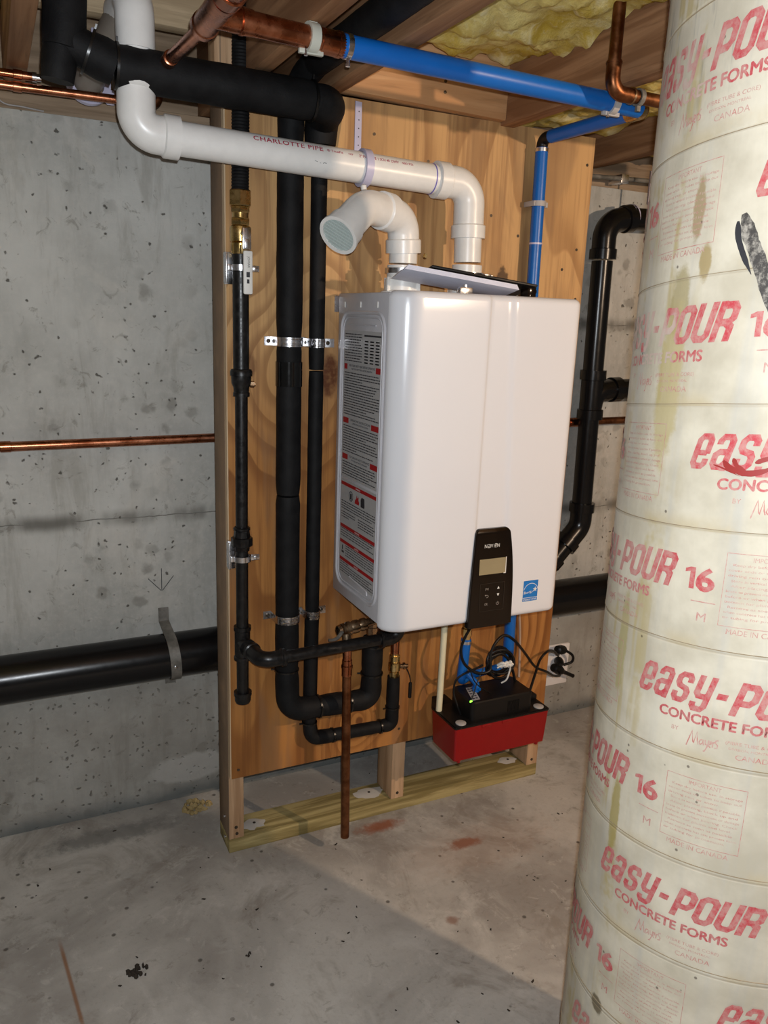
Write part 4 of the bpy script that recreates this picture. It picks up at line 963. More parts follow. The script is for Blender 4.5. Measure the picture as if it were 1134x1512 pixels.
# ------------------------------------------------------------------ blue and copper lines overhead
ZB, YBL = 1.735, -.398
cu = thing('copper_supply_line', 'large copper pipe with a tee under the joists at the top of the picture', 'copper pipe', (-.02, -.42, 1.70))
obj('pipe', cyl((-.075, -.424, ZB), (.078, -.407, ZB), .0172, 28), 'copper', cu)
tm = MB().lathe((-.120, -.50, ZB + .002), (0, 1, 0), [(0, .021), (.018, .021), (.020, .0195), (.120, .0195), (.122, .021), (.136, .021), (.142, .014)], 28)
tm.lathe((-.120, -.427, ZB + .001), (1, .11, 0), [(0, .0185), (.036, .0185), (.040, .0172), (.041, .0195), (.046, .0195), (.047, .0185), (.058, .0185), (.059, .017)], 28)
obj('tee', tm, 'copper', cu)
obj('pipe', cyl((-.120, -.50, ZB + .002), (-.118, -1.5, ZB + .002), .0188, 28), 'copper', cu)
obj('collar', MB().lathe((-.120, -.535, ZB + .002), (0, 1, 0), [(0, .0195), (.002, .0215), (.030, .0215), (.032, .0195)], 28), 'copper', cu)
obj('branch_pipe', MB().tube(rp([(-.121, -.37, ZB), (-.135, -.16, ZB), (-.134, .02, ZB - .010), (-.134, .05, ZB - .012)], .03), .0108, 20), 'copper', cu)
obj('coupling', MB().lathe((-.1345, -.19, ZB), (0, 1, -.03), [(0, .0108), (.001, .0128), (.024, .0128), (.025, .0108)], 20), 'copper', cu)
obj('coupling', MB().lathe((.050, -.410, ZB), (1, .11, 0), [(0, .0175), (.001, .0188), (.030, .0188), (.031, .0198), (.037, .0198), (.038, .0180), (.045, .0178)], 28), 'copper', cu)
bl = thing('blue_supply_line', 'thick blue plastic pipe running under the joists to the right', 'blue pipe', (.4, YBL, 1.70))
obj('pipe', cyl((.084, -.406, ZB), (.735, -.378, ZB), .0178, 28), 'blue', bl)
obj('crimp_ring', MB().lathe((.096, -.4055, ZB), (1, .04, 0), [(0, .0178), (0, .0192), (.009, .0192), (.009, .0178)], 28), 'zinc', bl)
obj('clamp_bolt', MB().lathe((.1005, -.409, ZB - .030), (0, 0, 1), [(0, .004), (.004, .004), (.004, .003), (.012, .003)], 8), 'zinc', bl)
obj('elbow', MB().tube(rp([(.715, -.379, ZB), (.751, -.377, ZB), (.750, -.335, ZB)], .018), .0172, 22), 'brass', bl)
b2 = thing('blue_supply_line', 'blue plastic pipe coming back under the ceiling and down behind the right of the heater', 'blue pipe', (.75, -.05, 1.39))
obj('pipe', cyl((.7505, -.345, ZB), (.747, -.085, ZB), .0148, 24), 'blue', b2)
obj('elbow', MB().tube(rp([(.747, -.095, ZB), (.7465, -.052, ZB), (.7465, -.052, 1.702)], .018), .0135, 20), 'blk', b2)
obj('crimp_ring', MB().lathe((.7465, -.052, 1.706), (0, 0, 1), [(0, .0130), (0, .0158), (.008, .0158), (.008, .0130)], 24), 'zinc', b2)
obj('pipe', cyl((.7465, -.052, 1.715), (.752, -.052, 1.30), .0148, 24), 'blue', b2)
obj('pipe', cyl((.752, -.052, 1.30), (.764, -.052, .40), .0148, 24), 'blue', b2)
tf = thing('clear_tube', 'thin clear tube running down beside the blue pipe on the plywood', 'tube', (.775, -.03, 1.4))
obj('tube', MB().tube(smooth([(.766, -.045, 1.700), (.772, -.030, 1.60), (.773, -.030, 1.50), (.772, -.03, 1.38), (.775, -.03, 1.0), (.79, -.03, .65), (.800, -.03, .58), (.812, -.03, .50), (.815, -.035, .42), (.800, -.06, .366)], 5), .0034, 8), mat('clear_tubing', (.42, .30, .22), .25), tf)
def saddle(x, y, z, d, r, mm, label, w_=.014, up=.0):
    t_ = thing('pipe_clamp', label, 'pipe clamp', (x, y, z), 'plastic pipe clamps')
    obj('loop', ring_hanger((x, y, z), d, r, w_, .0045), mm, t_)
    if up: obj('stem', MB().box(x - .007, x + .007, y - .010, y + .010, z + r, z + r + up, .001), mm, t_)
    if up: obj('foot', MB().box(x - .020, x + .020, y - .004, y + .004, z - r - .006, z - r + .002, .001), mm, t_)
    obj('screw', MB().lathe((x - .010, y - .005, z - r - .010), (0, 0, 1), [(0, .003), (.003, .003), (.003, .0018), (.010, .0018)], 8), 'zinc', t_)
    return t_
saddle(.0365, -.4115, ZB, (1, .11, 0), .0176, 'ltgrey', 'grey nylon clamp holding the copper pipe to the joist', .016, .0035)
saddle(.664, -.381, ZB, (1, .04, 0), .0181, 'grey', 'grey clamp holding the blue pipe below the coarse grained joist', .014, .003)
t_ = thing('pipe_clamp', 'grey plastic clip holding the vertical blue pipe to the plywood', 'pipe clamp', (.75, -.05, 1.585), 'plastic pipe clamps')
obj('loop', ring_hanger((.7482, -.052, 1.592), (0, 0, 1), .0150, .012, .003).box(.7625, .778, -.050, -.0186, 1.586, 1.598, .001).box(.730, .735, -.060, -.0186, 1.586, 1.598, .001), 'grey', t_)
t_ = thing('cable_tie', 'pale tie round the vertical blue pipe below the grey clip', 'cable tie', (.75, -.05, 1.50))
obj('band', ring_hanger((.7494, -.052, 1.502), (0, 0, 1), .0149, .004, .0012).tube([(.764, -.052, 1.502), (.777, -.040, 1.502)], .0016, 5), 'lav', t_)
# tarnished copper drop at the right
bd_ = thing('copper_drop', 'tarnished brown copper pipe dropping from the ceiling in front of the blue pipe end', 'copper pipe', (.60, -.452, 1.72))
obj('pipe', cyl((.603, -.452, 1.99), (.603, -.452, 1.76), .0115, 20), 'oldcu', bd_)
obj('elbow', MB().tube(rp([(.603, -.452, 1.782), (.603, -.452, 1.730), (.655, -.452, 1.730)], .026, 10), .0132, 22), 'oldcu', bd_)
obj('bead', MB().lathe((.603, -.452, 1.777), (0, 0, 1), [(0, .012), (0, .0145), (.003, .0145), (.003, .012)], 20), 'oldcu', bd_)
obj('pipe', cyl((.640, -.452, 1.730), (1.3, -.452, 1.730), .0115, 20), 'oldcu', bd_)
obj('solder_ring', MB().lathe((.647, -.452, 1.730), (1, 0, 0), [(0, .012), (0, .0150), (.004, .0150), (.004, .012)], 20), 'bronze', bd_)
obj('clip', ring_hanger((.668, -.452, 1.730), (1, 0, 0), .0122, .009, .003).box(.664, .672, -.455, -.449, 1.706, 1.716), 'lead', bd_)
# two small copper pipes at top left, in front of the rim
s1 = thing('copper_pipe', 'short shiny copper pipe with a steel end at far top left', 'copper pipe', (-.6, .12, 1.73))
obj('pipe', cyl((-1.2, .12, 1.741), (-.338, .12, 1.744), .0080, 16), 'copper', s1)
obj('coupling', MB().lathe((-.372, .12, 1.744), (1, 0, 0), [(0, .008), (.001, .0095), (.016, .0095), (.017, .008)], 16), 'copper', s1)
obj('steel_end', MB().lathe((-.338, .12, 1.744), (1, 0, 0), [(0, .009), (.008, .009), (.008, .007), (.016, .007)], 12), 'zinc', s1)
s2 = thing('copper_pipe', 'small copper pipe under the joist passing behind the black riser at top left', 'copper pipe', (-.3, .10, 1.71))
obj('pipe', MB().tube([(-1.2, .118, 1.718), (-.38, .118, 1.7225), (-.120, .108, 1.7235)], .0082, 16), 'copper', s2)
obj('coupling', MB().lathe((-.374, .118, 1.7225), (1, 0, 0), [(0, .008), (.001, .0098), (.016, .0098), (.017, .008)], 16), 'copper', s2)
obj('elbow', MB().tube(rp([(-.135, .1085, 1.7235), (-.105, .1075, 1.7235), (-.098, .1075, 1.76)], .015), .0098, 16), 'oldcu', s2)
o = obj('thin_wire', MB().tube(smooth([(-.45, .26, 1.84), (-.41, .262, 1.76), (-.392, .262, 1.722), (-.35, .265, 1.7178), (-.31, .28, 1.7175)], 6), .0016, 6), 'grey'); tag(o, 'thin grey wire hanging on the rim at far top left', 'wire')
# ------------------------------------------------------------------ pipes along the concrete wall
YW = .219
dp = thing('drain_pipe', 'large black drain pipe running along the foot of the concrete wall', 'drain pipe', (0, YW, .40))
obj('pipe', cyl((-2.0, YW, .4535), (1.0, YW, .4615), .0572, 48), 'abs', dp)
obj('pipe', cyl((1.0, YW, .4615), (3.0, YW, .470), .0572, 48), 'abs', dp)
vp = thing('vertical_drain', 'black vertical drain pipe with a side branch on the wall right of the heater', 'drain pipe', (1.19, .205, .6))
VY = .205
def abs_fit(P_, r=.034): 
    m_ = MB().tube(P_, r, 28)
    for s0, s1 in ((P_[0], P_[1]), (P_[-1], P_[-2])):
        d = (s1 - s0).normalized(); m_.lathe(s0 - d * .001, d, [(0, r * .85), (0, r + .005), (.028, r + .005), (.030, r)], 28)
    return m_
obj('pipe', cyl((1.175, VY, 1.50), (1.187, VY, .74), .0305, 28), 'abs', vp)
obj('elbow', abs_fit(rp([(1.175, VY, 1.505), (1.1735, VY, 1.607), (1.265, VY, 1.625)], .075, 12)), 'abs', vp)
obj('pipe', cyl((1.25, VY, 1.623), (2.2, VY, 1.66), .0305, 28), 'abs', vp)
wy_ = abs_fit([V((1.182, VY, 1.185)), V((1.184, VY, 1.04))])
wy_.tube(rp([(1.184, VY, 1.06), (1.192, VY, 1.118), (1.262, VY, 1.128)], .05, 8), .0325, 28); wy_.lathe((1.255, VY, 1.127), (1, 0, .05), [(0, .030), (0, .0375), (.030, .0375), (.030, .03)], 28)
obj('tee', wy_, 'abs', vp)
obj('branch_pipe', cyl((1.27, VY, 1.128), (2.0, VY, 1.145), .0305, 28), 'abs', vp)
obj('elbow', abs_fit(rp([(1.188, VY, .775), (1.188, VY, .700), (1.130, VY, .640)], .06, 10)), 'abs', vp)
obj('pipe', cyl((1.140, VY, .650), (1.078, VY, .585), .0305, 28), 'abs', vp)
obj('branch_fitting', MB().lathe((1.10, VY, .608), (-.72, 0, -.7), [(0, .036), (.028, .036), (.029, .0335), (.11, .0335)], 28), 'abs', vp)
h4 = thing('pipe_hanger', 'lavender white plastic hook under the black pipe right of the plywood', 'pipe hanger', (1.27, .2, 1.6), 'plastic pipe hangers')
obj('loop', ring_hanger((1.262, VY, 1.625), (1, 0, .05), .0312, .012, .007, PI * .35, PI * 1.85), 'lav', h4)
obj('strap', MB().box(1.281, 1.287, .158, .165, 1.66, 1.75, .001), 'lav', h4)
cd = thing('steel_conduit', 'thin grey steel conduit across the top of the wall at right', 'conduit', (1.3, .2, 1.72))
obj('tube', cyl((1.02, .235, 1.7265), (2.2, .235, 1.77), .0065, 12), 'lead', cd)
obj('clip', MB().box(1.235, 1.262, .226, .2825, 1.722, 1.746, .001), 'zinc', cd)
cw = thing('copper_wall_pipe', 'long shiny copper pipe running across the concrete wall at mid height', 'copper pipe', (0, .25, 1.0))
obj('pipe', cyl((-2.0, .252, .985), (1.15, .252, 1.023), .0112, 24), 'copper', cw)
obj('pipe', cyl((1.15, .252, 1.023), (3.0, .252, 1.045), .0112, 24), 'oldcu', cw)
obj('sleeve', MB().lathe((1.145, .252, 1.0228), (1, 0, .012), [(0, .0112), (0, .0145), (.03, .0145), (.03, .0112)], 20), 'copper', cw)
obj('coupling', MB().lathe((-.445, .252, 1.0040), (1, 0, .012), [(0, .0112), (.001, .0128), (.022, .0128), (.023, .0112)], 24), 'copper', cw)
# strap over the drain
ps = MB(); pts = [(wy - .001, .566), (wy - .001, .528)]
for i in range(15):
    a = math.radians(75 - 150 * i / 14 * 1.0); pts.append((YW - .0005 - .0592 * math.cos(a) if True else 0, .458 + .0592 * math.sin(a)))
pts += [(wy - .001, .378), (wy - .001, .352)]
def off2(i, d):
    a = V((*pts[max(0, i - 1)], 0)); b = V((*pts[min(len(pts) - 1, i + 1)], 0)); t_ = (b - a).normalized(); n_ = V((t_.y, -t_.x, 0)); n_ = n_ if n_.x < 0 or i in (0, len(pts) - 1) and n_.x < 0 else -n_ if n_.x > 0 else n_
    return pts[i][0] + n_.x * d, pts[i][1] + n_.y * d
ringsP = []
for i in range(len(pts)):
    (ya_, za_), (yb2, zb2) = off2(i, 0), off2(i, .0018); xs_ = i * .0007
    ringsP.append([ps.bm.verts.new(q) for q in ((-.106 + xs_, ya_, za_), (-.080 + xs_, ya_, za_), (-.080 + xs_, yb2, zb2), (-.106 + xs_, yb2, zb2))])
for A, B in zip(ringsP, ringsP[1:]):
    for k in range(4): ps.bm.faces.new((A[k], A[(k + 1) % 4], B[(k + 1) % 4], B[k]))
ps.bm.faces.new(ringsP[0]); ps.bm.faces.new(ringsP[-1][::-1])
so = thing('drain_strap', 'bent dull metal strap nailed to the wall over the big black drain pipe', 'pipe strap', (-.09, .25, .35))
obj('band', ps, 'lead', so)
obj('bolt', MB().lathe((-.089, YW - .061, .452), (0, -1, 0), [(0, .004), (.003, .004), (.004, .002)], 8), 'zinc', so)

# ------------------------------------------------------------------ outlet, pump and cords
ol = thing('wall_outlet', 'white outlet cover plate low on the concrete wall right of the frame', 'outlet', (1.205, wy, .12))
obj('cover_plate', MB().box(1.160, 1.252, wy - .012, wy - .0005, .122, .268, .004), 'outlet', ol)
for z in (.165, .222): obj('socket', MB().box(1.188, 1.224, wy - .0135, wy - .011, z - .014, z + .014, .002), 'outlet', ol)
PX0, PX1, PY0, PY1, PZ = .5135, .797, -.2035, -.082, .3445
pu = thing('condensate_pump', 'red and black condensate pump fixed low on the plywood under the heater', 'pump', (.655, -.14, .25))
bm = bmesh.new(); A = []; B = []
def rr2(x0, x1, y0, y1, r, n=5):
    out = []
    for cx, cy, a0 in ((x1 - r, y1 - r, 0), (x0 + r, y1 - r, PI / 2), (x0 + r, y0 + r, PI), (x1 - r, y0 + r, 1.5 * PI)):
        for k in range(n + 1): a = a0 + PI / 2 * k / n; out.append((cx + r * math.cos(a), cy + r * math.sin(a)))
    return out
prof = [(.246, .008), (.248, .005), (.262, .004), (.330, .0005), (.338, 0)]
rings = []
for z, ins in prof: rings.append([bm.verts.new((x, y, z)) for x, y in rr2(PX0 + ins, PX1 - ins, PY0 + ins, PY1 - ins, .006)])
for a, b in zip(rings, rings[1:]):
    for i in range(len(a)): bm.faces.new((a[i], a[(i + 1) % len(a)], b[(i + 1) % len(a)], b[i]))
bm.faces.new(rings[0][::-1]); bm.faces.new(rings[-1]); m_ = MB(); m_.bm.free(); m_.bm = bm
tk = obj('tank', m_, 'red', pu, 30); tk['label'] = 'glossy red tank'
for x in (.535, .772): obj('foot', MB().lathe((x, PY0 + .012, .240), (0, 0, 1), [(0, .005), (.008, .006)], 12), 'red', tk)
for x in (.605, .665): obj('lid_catch', MB().box(x - .014, x + .014, PY0 - .0012, PY0 + .004, .329, .3385, .001), 'red', tk)
for x in (.55, .72): obj('mounting_tab', MB().box(x, x + .04, PY1 - .001, -.0185, .300, .336, .001), 'blk', pu)
ld = MB(); 
for z0, z1, g in ((.3382, .3425, -.001), (.3425, .3447, .0015)):
    P_ = rr2(PX0 + g, PX1 - g, PY0 + g, PY1 - g, .006); ld.poly([(x, y, z0) for x, y in P_], (0, 0, 1), z1 - z0)
lid = obj('lid', ld, 'blk', pu); lid['label'] = 'black lid'
for x, y in ((.538, PY0 + .016), (.774, PY0 + .016)): obj('port_cap', MB().lathe((x, y, .3447), (0, 0, 1), [(0, .0135), (.002, .0135), (.003, .012)], 28), 'grey', lid)
ho = MB(); P_ = rr2(.566, .752, -.190, -.088, .012); Q_ = rr2(.569, .749, -.187, -.091, .010)
ho.bm.faces.new([ho.bm.verts.new((x, y, .394)) for x, y in Q_]); a = [ho.bm.verts.new((x, y, .3447)) for x, y in P_]; b = [ho.bm.verts.new((x, y, .391)) for x, y in P_]; c = [ho.bm.verts.new((x, y, .394)) for x, y in Q_]
for r0, r1 in ((a, b), (b, c)):
    for i in range(len(r0)): ho.bm.faces.new((r0[i], r0[(i + 1) % len(r0)], r1[(i + 1) % len(r0)], r1[i]))
for k in range(9): ho.box(.585 + k * .004 + .09, .5865 + k * .004 + .09, -.1915, -.189, .35, .380)
mh = obj('motor_housing', ho, 'blk', pu, 30)
lbf = Flat(); lbf.pg([(.575, -.178), (.597, -.178), (.618, -.110), (.596, -.110)]); lo = obj('rating_label', lbf.build(lambda u, v: (u, v, .3943)), 'paperlab', mh); lo['label'] = 'silver rating label with dark print'
lt = Flat()
for k in range(5):
    v0 = -.172 + k * .0125; sx = (v0 + .178) * .31
    lt.rect(.578 + sx, v0, .585 + sx, v0 + .006); lt.rect(.588 + sx, v0, .594 + sx, v0 + .007)
obj('label_print', lt.build(lambda u, v: (u, v, .3946)), 'ink', lo)
obj('cord_block', MB().box(.764, .796, -.150, -.110, .3447, .358, .002).lathe((.781, -.128, .357), (0, 0, 1), [(0, .007), (.010, .005)], 12), 'blk', lid)
obj('power_light', MB().lathe((.572, -.176, .388), (-.3, -.5, .8), [(0, .004), (.006, .004), (.008, .002)], 12), 'led', mh)
obj('check_valve', MB().tube(rp([(.612, -.135, .392), (.612, -.135, .415), (.600, -.112, .432)], .012), .008, 14).lathe((.612, -.135, .398), (0, 0, 1), [(0, .012), (.008, .012)], 6), 'blue', mh)
cp_ = thing('drain_tube', 'cream plastic pipe dropping from the heater into the pump lid', 'plastic pipe', (.522, -.108, .345))
obj('pipe', cyl((.524, -.108, .66), (.5205, -.108, .3445), .0080, 18), 'cpvc', cp_)
dots = Flat()
bs = thing('blue_inlet_pipe', 'short blue pipe with brass valve between the heater and the pump', 'blue pipe', (.59, -.06, .42))
obj('pipe', cyl((.604, -.085, .520), (.598, -.085, .412), .0132, 20), 'blue', bs)
obj('brass_valve', MB().lathe((.604, -.085, .515), (0, 0, 1), [(0, .0115), (.014, .0115), (.015, .014), (.034, .014), (.036, .011), (.052, .0125), (.066, .0125), (.068, .010), (.145, .010)], 8), 'brass', bs)
obj('crimp_ring', MB().lathe((.604, -.085, .508), (0, 0, 1), [(0, .0132), (0, .0145), (.008, .0145), (.008, .0132)], 20), 'zinc', bs)
obj('elbow', MB().tube(rp([(.598, -.085, .42), (.598, -.083, .400), (.640, -.062, .402), (.764, -.052, .405)], .014), .0105, 16), 'blue', bs)
# cords
pc = thing('power_cord', 'black power cord of the heater looping over the pump to the outlet', 'power cord', (.70, -.14, .40))
obj('strain_relief', MB().lathe((.600, -.16, .6705), (0, 0, -1), [(0, .010), (.012, .010), (.014, .007), (.030, .0055)], 14), 'blk', pc)
obj('cord', MB().tube(smooth([(.600, -.16, .645), (.585, -.15, .60), (.562, -.14, .545), (.556, -.14, .512), (.568, -.145, .478), (.605, -.15, .452), (.64, -.15, .455), (.645, -.14, .49), (.661, -.135, .520), (.691, -.13, .534), (.724, -.13, .514), (.790, -.09, .453), (.852, -.06, .390), (.911, -.038, .355), (1.021, .06, .280), (1.13, .165, .215), (1.172, .215, .195)], 7), .0036, 10), 'blk', pc)
coil = MB()
P_ = []
for i in range(4 * 26 + 1):
    a = 2 * PI * i / 26; t_k = i / 104; k = .92 + .12 * noise.noise(V((t_k * 9, 0, 0)))
    P_.append((.690 + .042 * k * math.cos(a) + .004 * t_k, -.110 - .016 * t_k + .006 * math.sin(a * 1.3), .452 + .036 * k * math.sin(a) + .006 * math.sin(a * .5)))
coil.tube(P_, .0037, 8); obj('coil', coil, 'blk', pc)
tw = MB(); tw.tube(smooth([(.655, -.160, .462), (.668, -.170, .476), (.684, -.172, .470), (.690, -.165, .452), (.686, -.160, .425), (.678, -.150, .412)], 5), .0022, 6)
for k in range(6): tw.tube(smooth([(.655 + k * .006, -.160 - .003 * (k % 2), .470 - .004 * (k % 3)), (.662 + k * .006, -.172, .480 - .008 * (k % 2)), (.672 + k * .004, -.168, .466)], 4), .0034, 6)
obj('twist_tie', tw, 'print', pc)['label'] = 'white twist tie bundling the cord'
obj('plug', MB().lathe((1.200, .262, .215), (-.45, -.75, .10), [(0, .006), (.002, .015), (.022, .016), (.034, .010), (.045, .005)], 18), 'blk', pc)
p2 = thing('power_cord', 'black cord of the pump with piggyback plug at the outlet', 'power cord', (.78, -.12, .39))
obj('cord', MB().tube(smooth([(.781, -.125, .347), (.793, -.12, .352), (.831, -.09, .385), (.866, -.062, .410), (.910, -.038, .418), (1.029, .08, .350), (1.12, .17, .285), (1.160, .215, .266)], 7), .0036, 10), 'blk', p2)
obj('cord', MB().tube(smooth([(.742, -.122, .392), (.728, -.125, .430), (.712, -.125, .462), (.690, -.122, .480), (.66, -.12, .475)], 7), .0036, 10), 'blk', p2)
obj('plug', MB().lathe((1.165, .232, .273), (.86, .35, -.30), [(0, .007), (.004, .013), (.028, .016), (.046, .014), (.052, .006)], 18), 'blk', p2)
obj('cord_end', MB().tube(smooth([(1.205, .240, .262), (1.235, .235, .240), (1.238, .238, .215), (1.21, .245, .205)], 6), .0045, 10), 'blk', p2)
obj('plug', MB().lathe((1.150, .225, .215), (1, .2, -.55), [(0, .006), (.004, .014), (.034, .017), (.052, .012), (.060, .007), (.115, .006), (.122, .007)], 18), 'blk', p2)
p3 = thing('signal_wires', 'thin black wires crossing the pump lid beside the green light', 'wire', (.58, -.15, .35))
obj('wire', MB().tube(smooth([(.575, -.170, .392), (.585, -.165, .405), (.60, -.155, .430), (.618, -.148, .455), (.622, -.146, .462)], 6), .0016, 6), 'blk', p3)
obj('wire', MB().tube(smooth([(.560, -.15, .3450), (.553, -.14, .372), (.548, -.13, .40), (.556, -.125, .430), (.580, -.13, .448), (.61, -.13, .455), (.63, -.13, .462)], 6), .0026, 8), 'blk', p3)
obj('wire', MB().tube(smooth([(.640, -.16, .3945), (.610, -.16, .415), (.585, -.165, .440), (.575, -.16, .465)], 6), .0014, 6), 'blk', p3)

# ------------------------------------------------------------------ the cardboard column form
def zoff(th):   # height of a spiral seam relative to its value at th = 3.5
    return SL * (th - 3.5)
co = thing('column_form', 'big cream paper tube column printed with red lettering at right', 'column', (CX, CY, 0))
seg = 96; bm = bmesh.new(); rows = []
NZc = 60
for j in range(NZc + 1):
    z = 1.999 * j / NZc + .001
    rows.append([bm.verts.new((CX + (CR + .0006 * noise.noise(V((math.cos(2 * PI * k / seg) * 3, math.sin(2 * PI * k / seg) * 3, z * 4)))) * math.cos(2 * PI * k / seg), CY + (CR + .0006 * noise.noise(V((math.cos(2 * PI * k / seg) * 3, math.sin(2 * PI * k / seg) * 3, z * 4)))) * math.sin(2 * PI * k / seg), z)) for k in range(seg)])
for a, b in zip(rows, rows[1:]):
    for i in range(seg): bm.faces.new((a[i], a[(i + 1) % seg], b[(i + 1) % seg], b[i]))
bm.faces.new(rows[0][::-1]); bm.faces.new(rows[-1]); m_ = MB(); m_.bm.free(); m_.bm = bm
obj('paper_tube', m_, 'tube', co, 60)
def cmap(ring, e=.0013):
    """s = arc length (angle * radius), v = fraction of the strip below its upper seam"""
    def f(s, v):
        th = s / CR; z = Z0 - (ring + v) * DZ + zoff(th); r = CR + e; return (CX + r * math.cos(th), CY + r * math.sin(th), z)
    return f
# one printed repeat, laid out with s from the left of the big word
HB = .0405 / DZ            # letter height as a fraction of the strip
def big(letters):
    """heavy squared italic letters, strokes of width wd; y up from 0 to 1"""
    F = Flat(); W = .0068
    H = .0405
    def rb(pts, w_=W, x=0): F.ribbon([(x + a * .022, b * H) for a, b in pts], w_, .26)
    x = 0.0
    m_e = [(.02 + .18, .42), (.80, .42), (.80, .86), (.70, .90), (.30, .90), (.20, .86), (.20, .12), (.30, .10), (.72, .10), (.80, .14), (.80, .26)]
    rb([(.2, .46), (.78, .46)], .006, 0); rb([(.78, .44), (.78, .80), (.66, .90), (.34, .90), (.20, .80), (.20, .20), (.32, .10), (.68, .10), (.80, .18), (.80, .30)], W, 0)
    rb([(.22, .70), (.22, .80), (.34, .90), (.68, .90), (.80, .80), (.80, .0)], W, .0228); rb([(.80, .50), (.36, .50), (.20, .42), (.20, .20), (.34, .10), (.62, .10), (.80, .24)], W, .0228)
    rb([(.80, .68), (.80, .80), (.68, .90), (.34, .90), (.20, .80), (.20, .64), (.32, .54), (.68, .48), (.80, .38), (.80, .20), (.66, .10), (.32, .10), (.20, .20), (.20, .34)], W, .0468)
    rb([(.20, 1.0), (.20, .46), (.34, .36), (.66, .36), (.80, .44)], W, .0708); rb([(.80, 1.0), (.80, .06), (.68, -.04), (.34, -.04), (.20, .06), (.20, .16)], W, .0708)
    F.ribbon([(.0975, .47 * H), (.1085, .47 * H)], .0075, .26)
    K = .0250
    def rc(pts, w_=.0098, x=0): F.ribbon([(x + a * K, b * H) for a, b in pts], w_, .26)
    rc([(.20, -.02), (.20, 1.0)], .0075, .1150); rc([(.20, .89), (.66, .89), (.82, .78), (.82, .50), (.66, .38), (.20, .38)], .0075, .1150)
    rc([(.20, .5), (.20, .80), (.36, .90), (.68, .90), (.82, .80), (.82, .18), (.68, .08), (.36, .08), (.20, .18), (.20, .5)], .0074, .1397)
    rc([(.20, 1.0), (.20, .18), (.36, .08), (.68, .08), (.82, .18), (.82, 1.0)], .0074, .1644)
    rc([(.20, -.02), (.20, 1.0)], .0075, .1891); rc([(.20, .89), (.68, .89), (.82, .78), (.82, .56), (.66, .46), (.20, .46)], .0075, .1891); rc([(.56, .46), (.80, .34), (.80, -.02)], .0075, .1891)
    return F
Fb = big('')
def T2(body, s, v_bot, h, w_=None, al='LEFT', off=.0, sh=0.0):   # h in metres; v fraction of strip grows downward
    vs, fs = text2d(body, s, 0, h, w_, al, 0.0, sh); k = off * h * .55; V_ = []; F_ = []
    for dx, dy in ((-k, 0), (k, 0), (0, k * .8), (0, -k * .8)) if off else ((0, 0),):
        o_ = len(V_); V_ += [(x + dx, v_bot - (y + dy) / DZ) for x, y in vs]; F_ += [tuple(i + o_ for i in f) for f in fs]
    return V_, F_
bigF = Flat(); vs = [(x, .505 - y / DZ) for x, y in Fb.v]; bigF.add((vs, Fb.f))
bigF.add(T2('CONCRETE FORMS', .038, .650, .0118, .147, off=.10)); bigF.rect(.2385, .308, .2445, .490); bigF.pg([(.2325, .325), (.2385, .308), (.2385, .345), (.2325, .355)]); bigF.add(T2('6', .2475, .495, .0255, .0185, off=.12))
smF = Flat()
smF.add(T2('BY', .056, .755, .0052, .0085))
# signature-like word in thin strokes
def sc(pts, w_=.0012): smF.ribbon([(.076 + a * .0355, .880 - b * .0225 / DZ) for a, b in pts], w_ if False else .0011)
def scr_(pts):
    F = Flat(); F.ribbon([(a * .0355, b * .0225) for a, b in pts], .0013); smF.add(([(.076 + x, .880 - y / DZ) for x, y in F.v], F.f))
for s_ in ([(0, .10), (.08, .60), (.14, .98), (.20, .40), (.23, .35), (.30, .98), (.34, .50), (.38, .30)], [(.50, .62), (.43, .60), (.40, .45), (.44, .34), (.51, .45), (.52, .62), (.54, .34)],
           [(.58, .66), (.60, .42), (.67, .40)], [(.69, .68), (.66, .30), (.60, .04), (.55, .02)], [(.70, .45), (.77, .52), (.76, .64), (.70, .60), (.69, .40), (.76, .30)], [(.82, .64), (.82, .34)], [(.82, .56), (.88, .66)],
           [(.98, .78), (.90, .74), (.89, .62), (.97, .50), (.96, .36), (.88, .32)]): scr_(s_)
smF.add(T2('(FIBRE TUBE & CORE)', .118, .772, .0052, .060)); smF.add(T2('DIVISION, MONTREAL', .122, .812, .0032, .048)); smF.add(T2('CANADA', .130, .888, .0062, .040))
smF.rect(.243, .586, .271, .594); smF.add(T2('M', .252, .755, .0100, .0105))
x0, x1, v0, v1 = .276, .366, .150, .755; lw = .0007
for a in ((x0, v0, x1, v0 + lw / DZ), (x0, v1, x1, v1 + lw / DZ), (x0, v0, x0 + lw, v1), (x1 - lw, v0, x1, v1)): smF.rect(*a)
smF.add(T2('IMPORTANT', .321, .212, .0050, .036, 'CENTER'))
LN = ['Keep dry before use. In storage', 'cover ends or tubes to keep out', 'driving rain or snow.', 'Store in vertical position if possible.', 'After placing, block up and', 'brace to prevent movement or damage', 'before or when pouring. Check', 'bottom for plumb and level.', 'Remove as soon as possible', 'when concrete has set; protect form', 'or tubing for protection.']
for i, s_ in enumerate(LN):
    ind = .004 if i in (0, 3, 4, 8) else 0
    smF.add(T2(s_, x0 + .004 + ind, .262 + i * .0435, .0036, min(.082 - ind, .0028 * len(s_))))
smF.add(T2('MADE IN CANADA', .321, .822, .0062, .070, 'CENTER'))
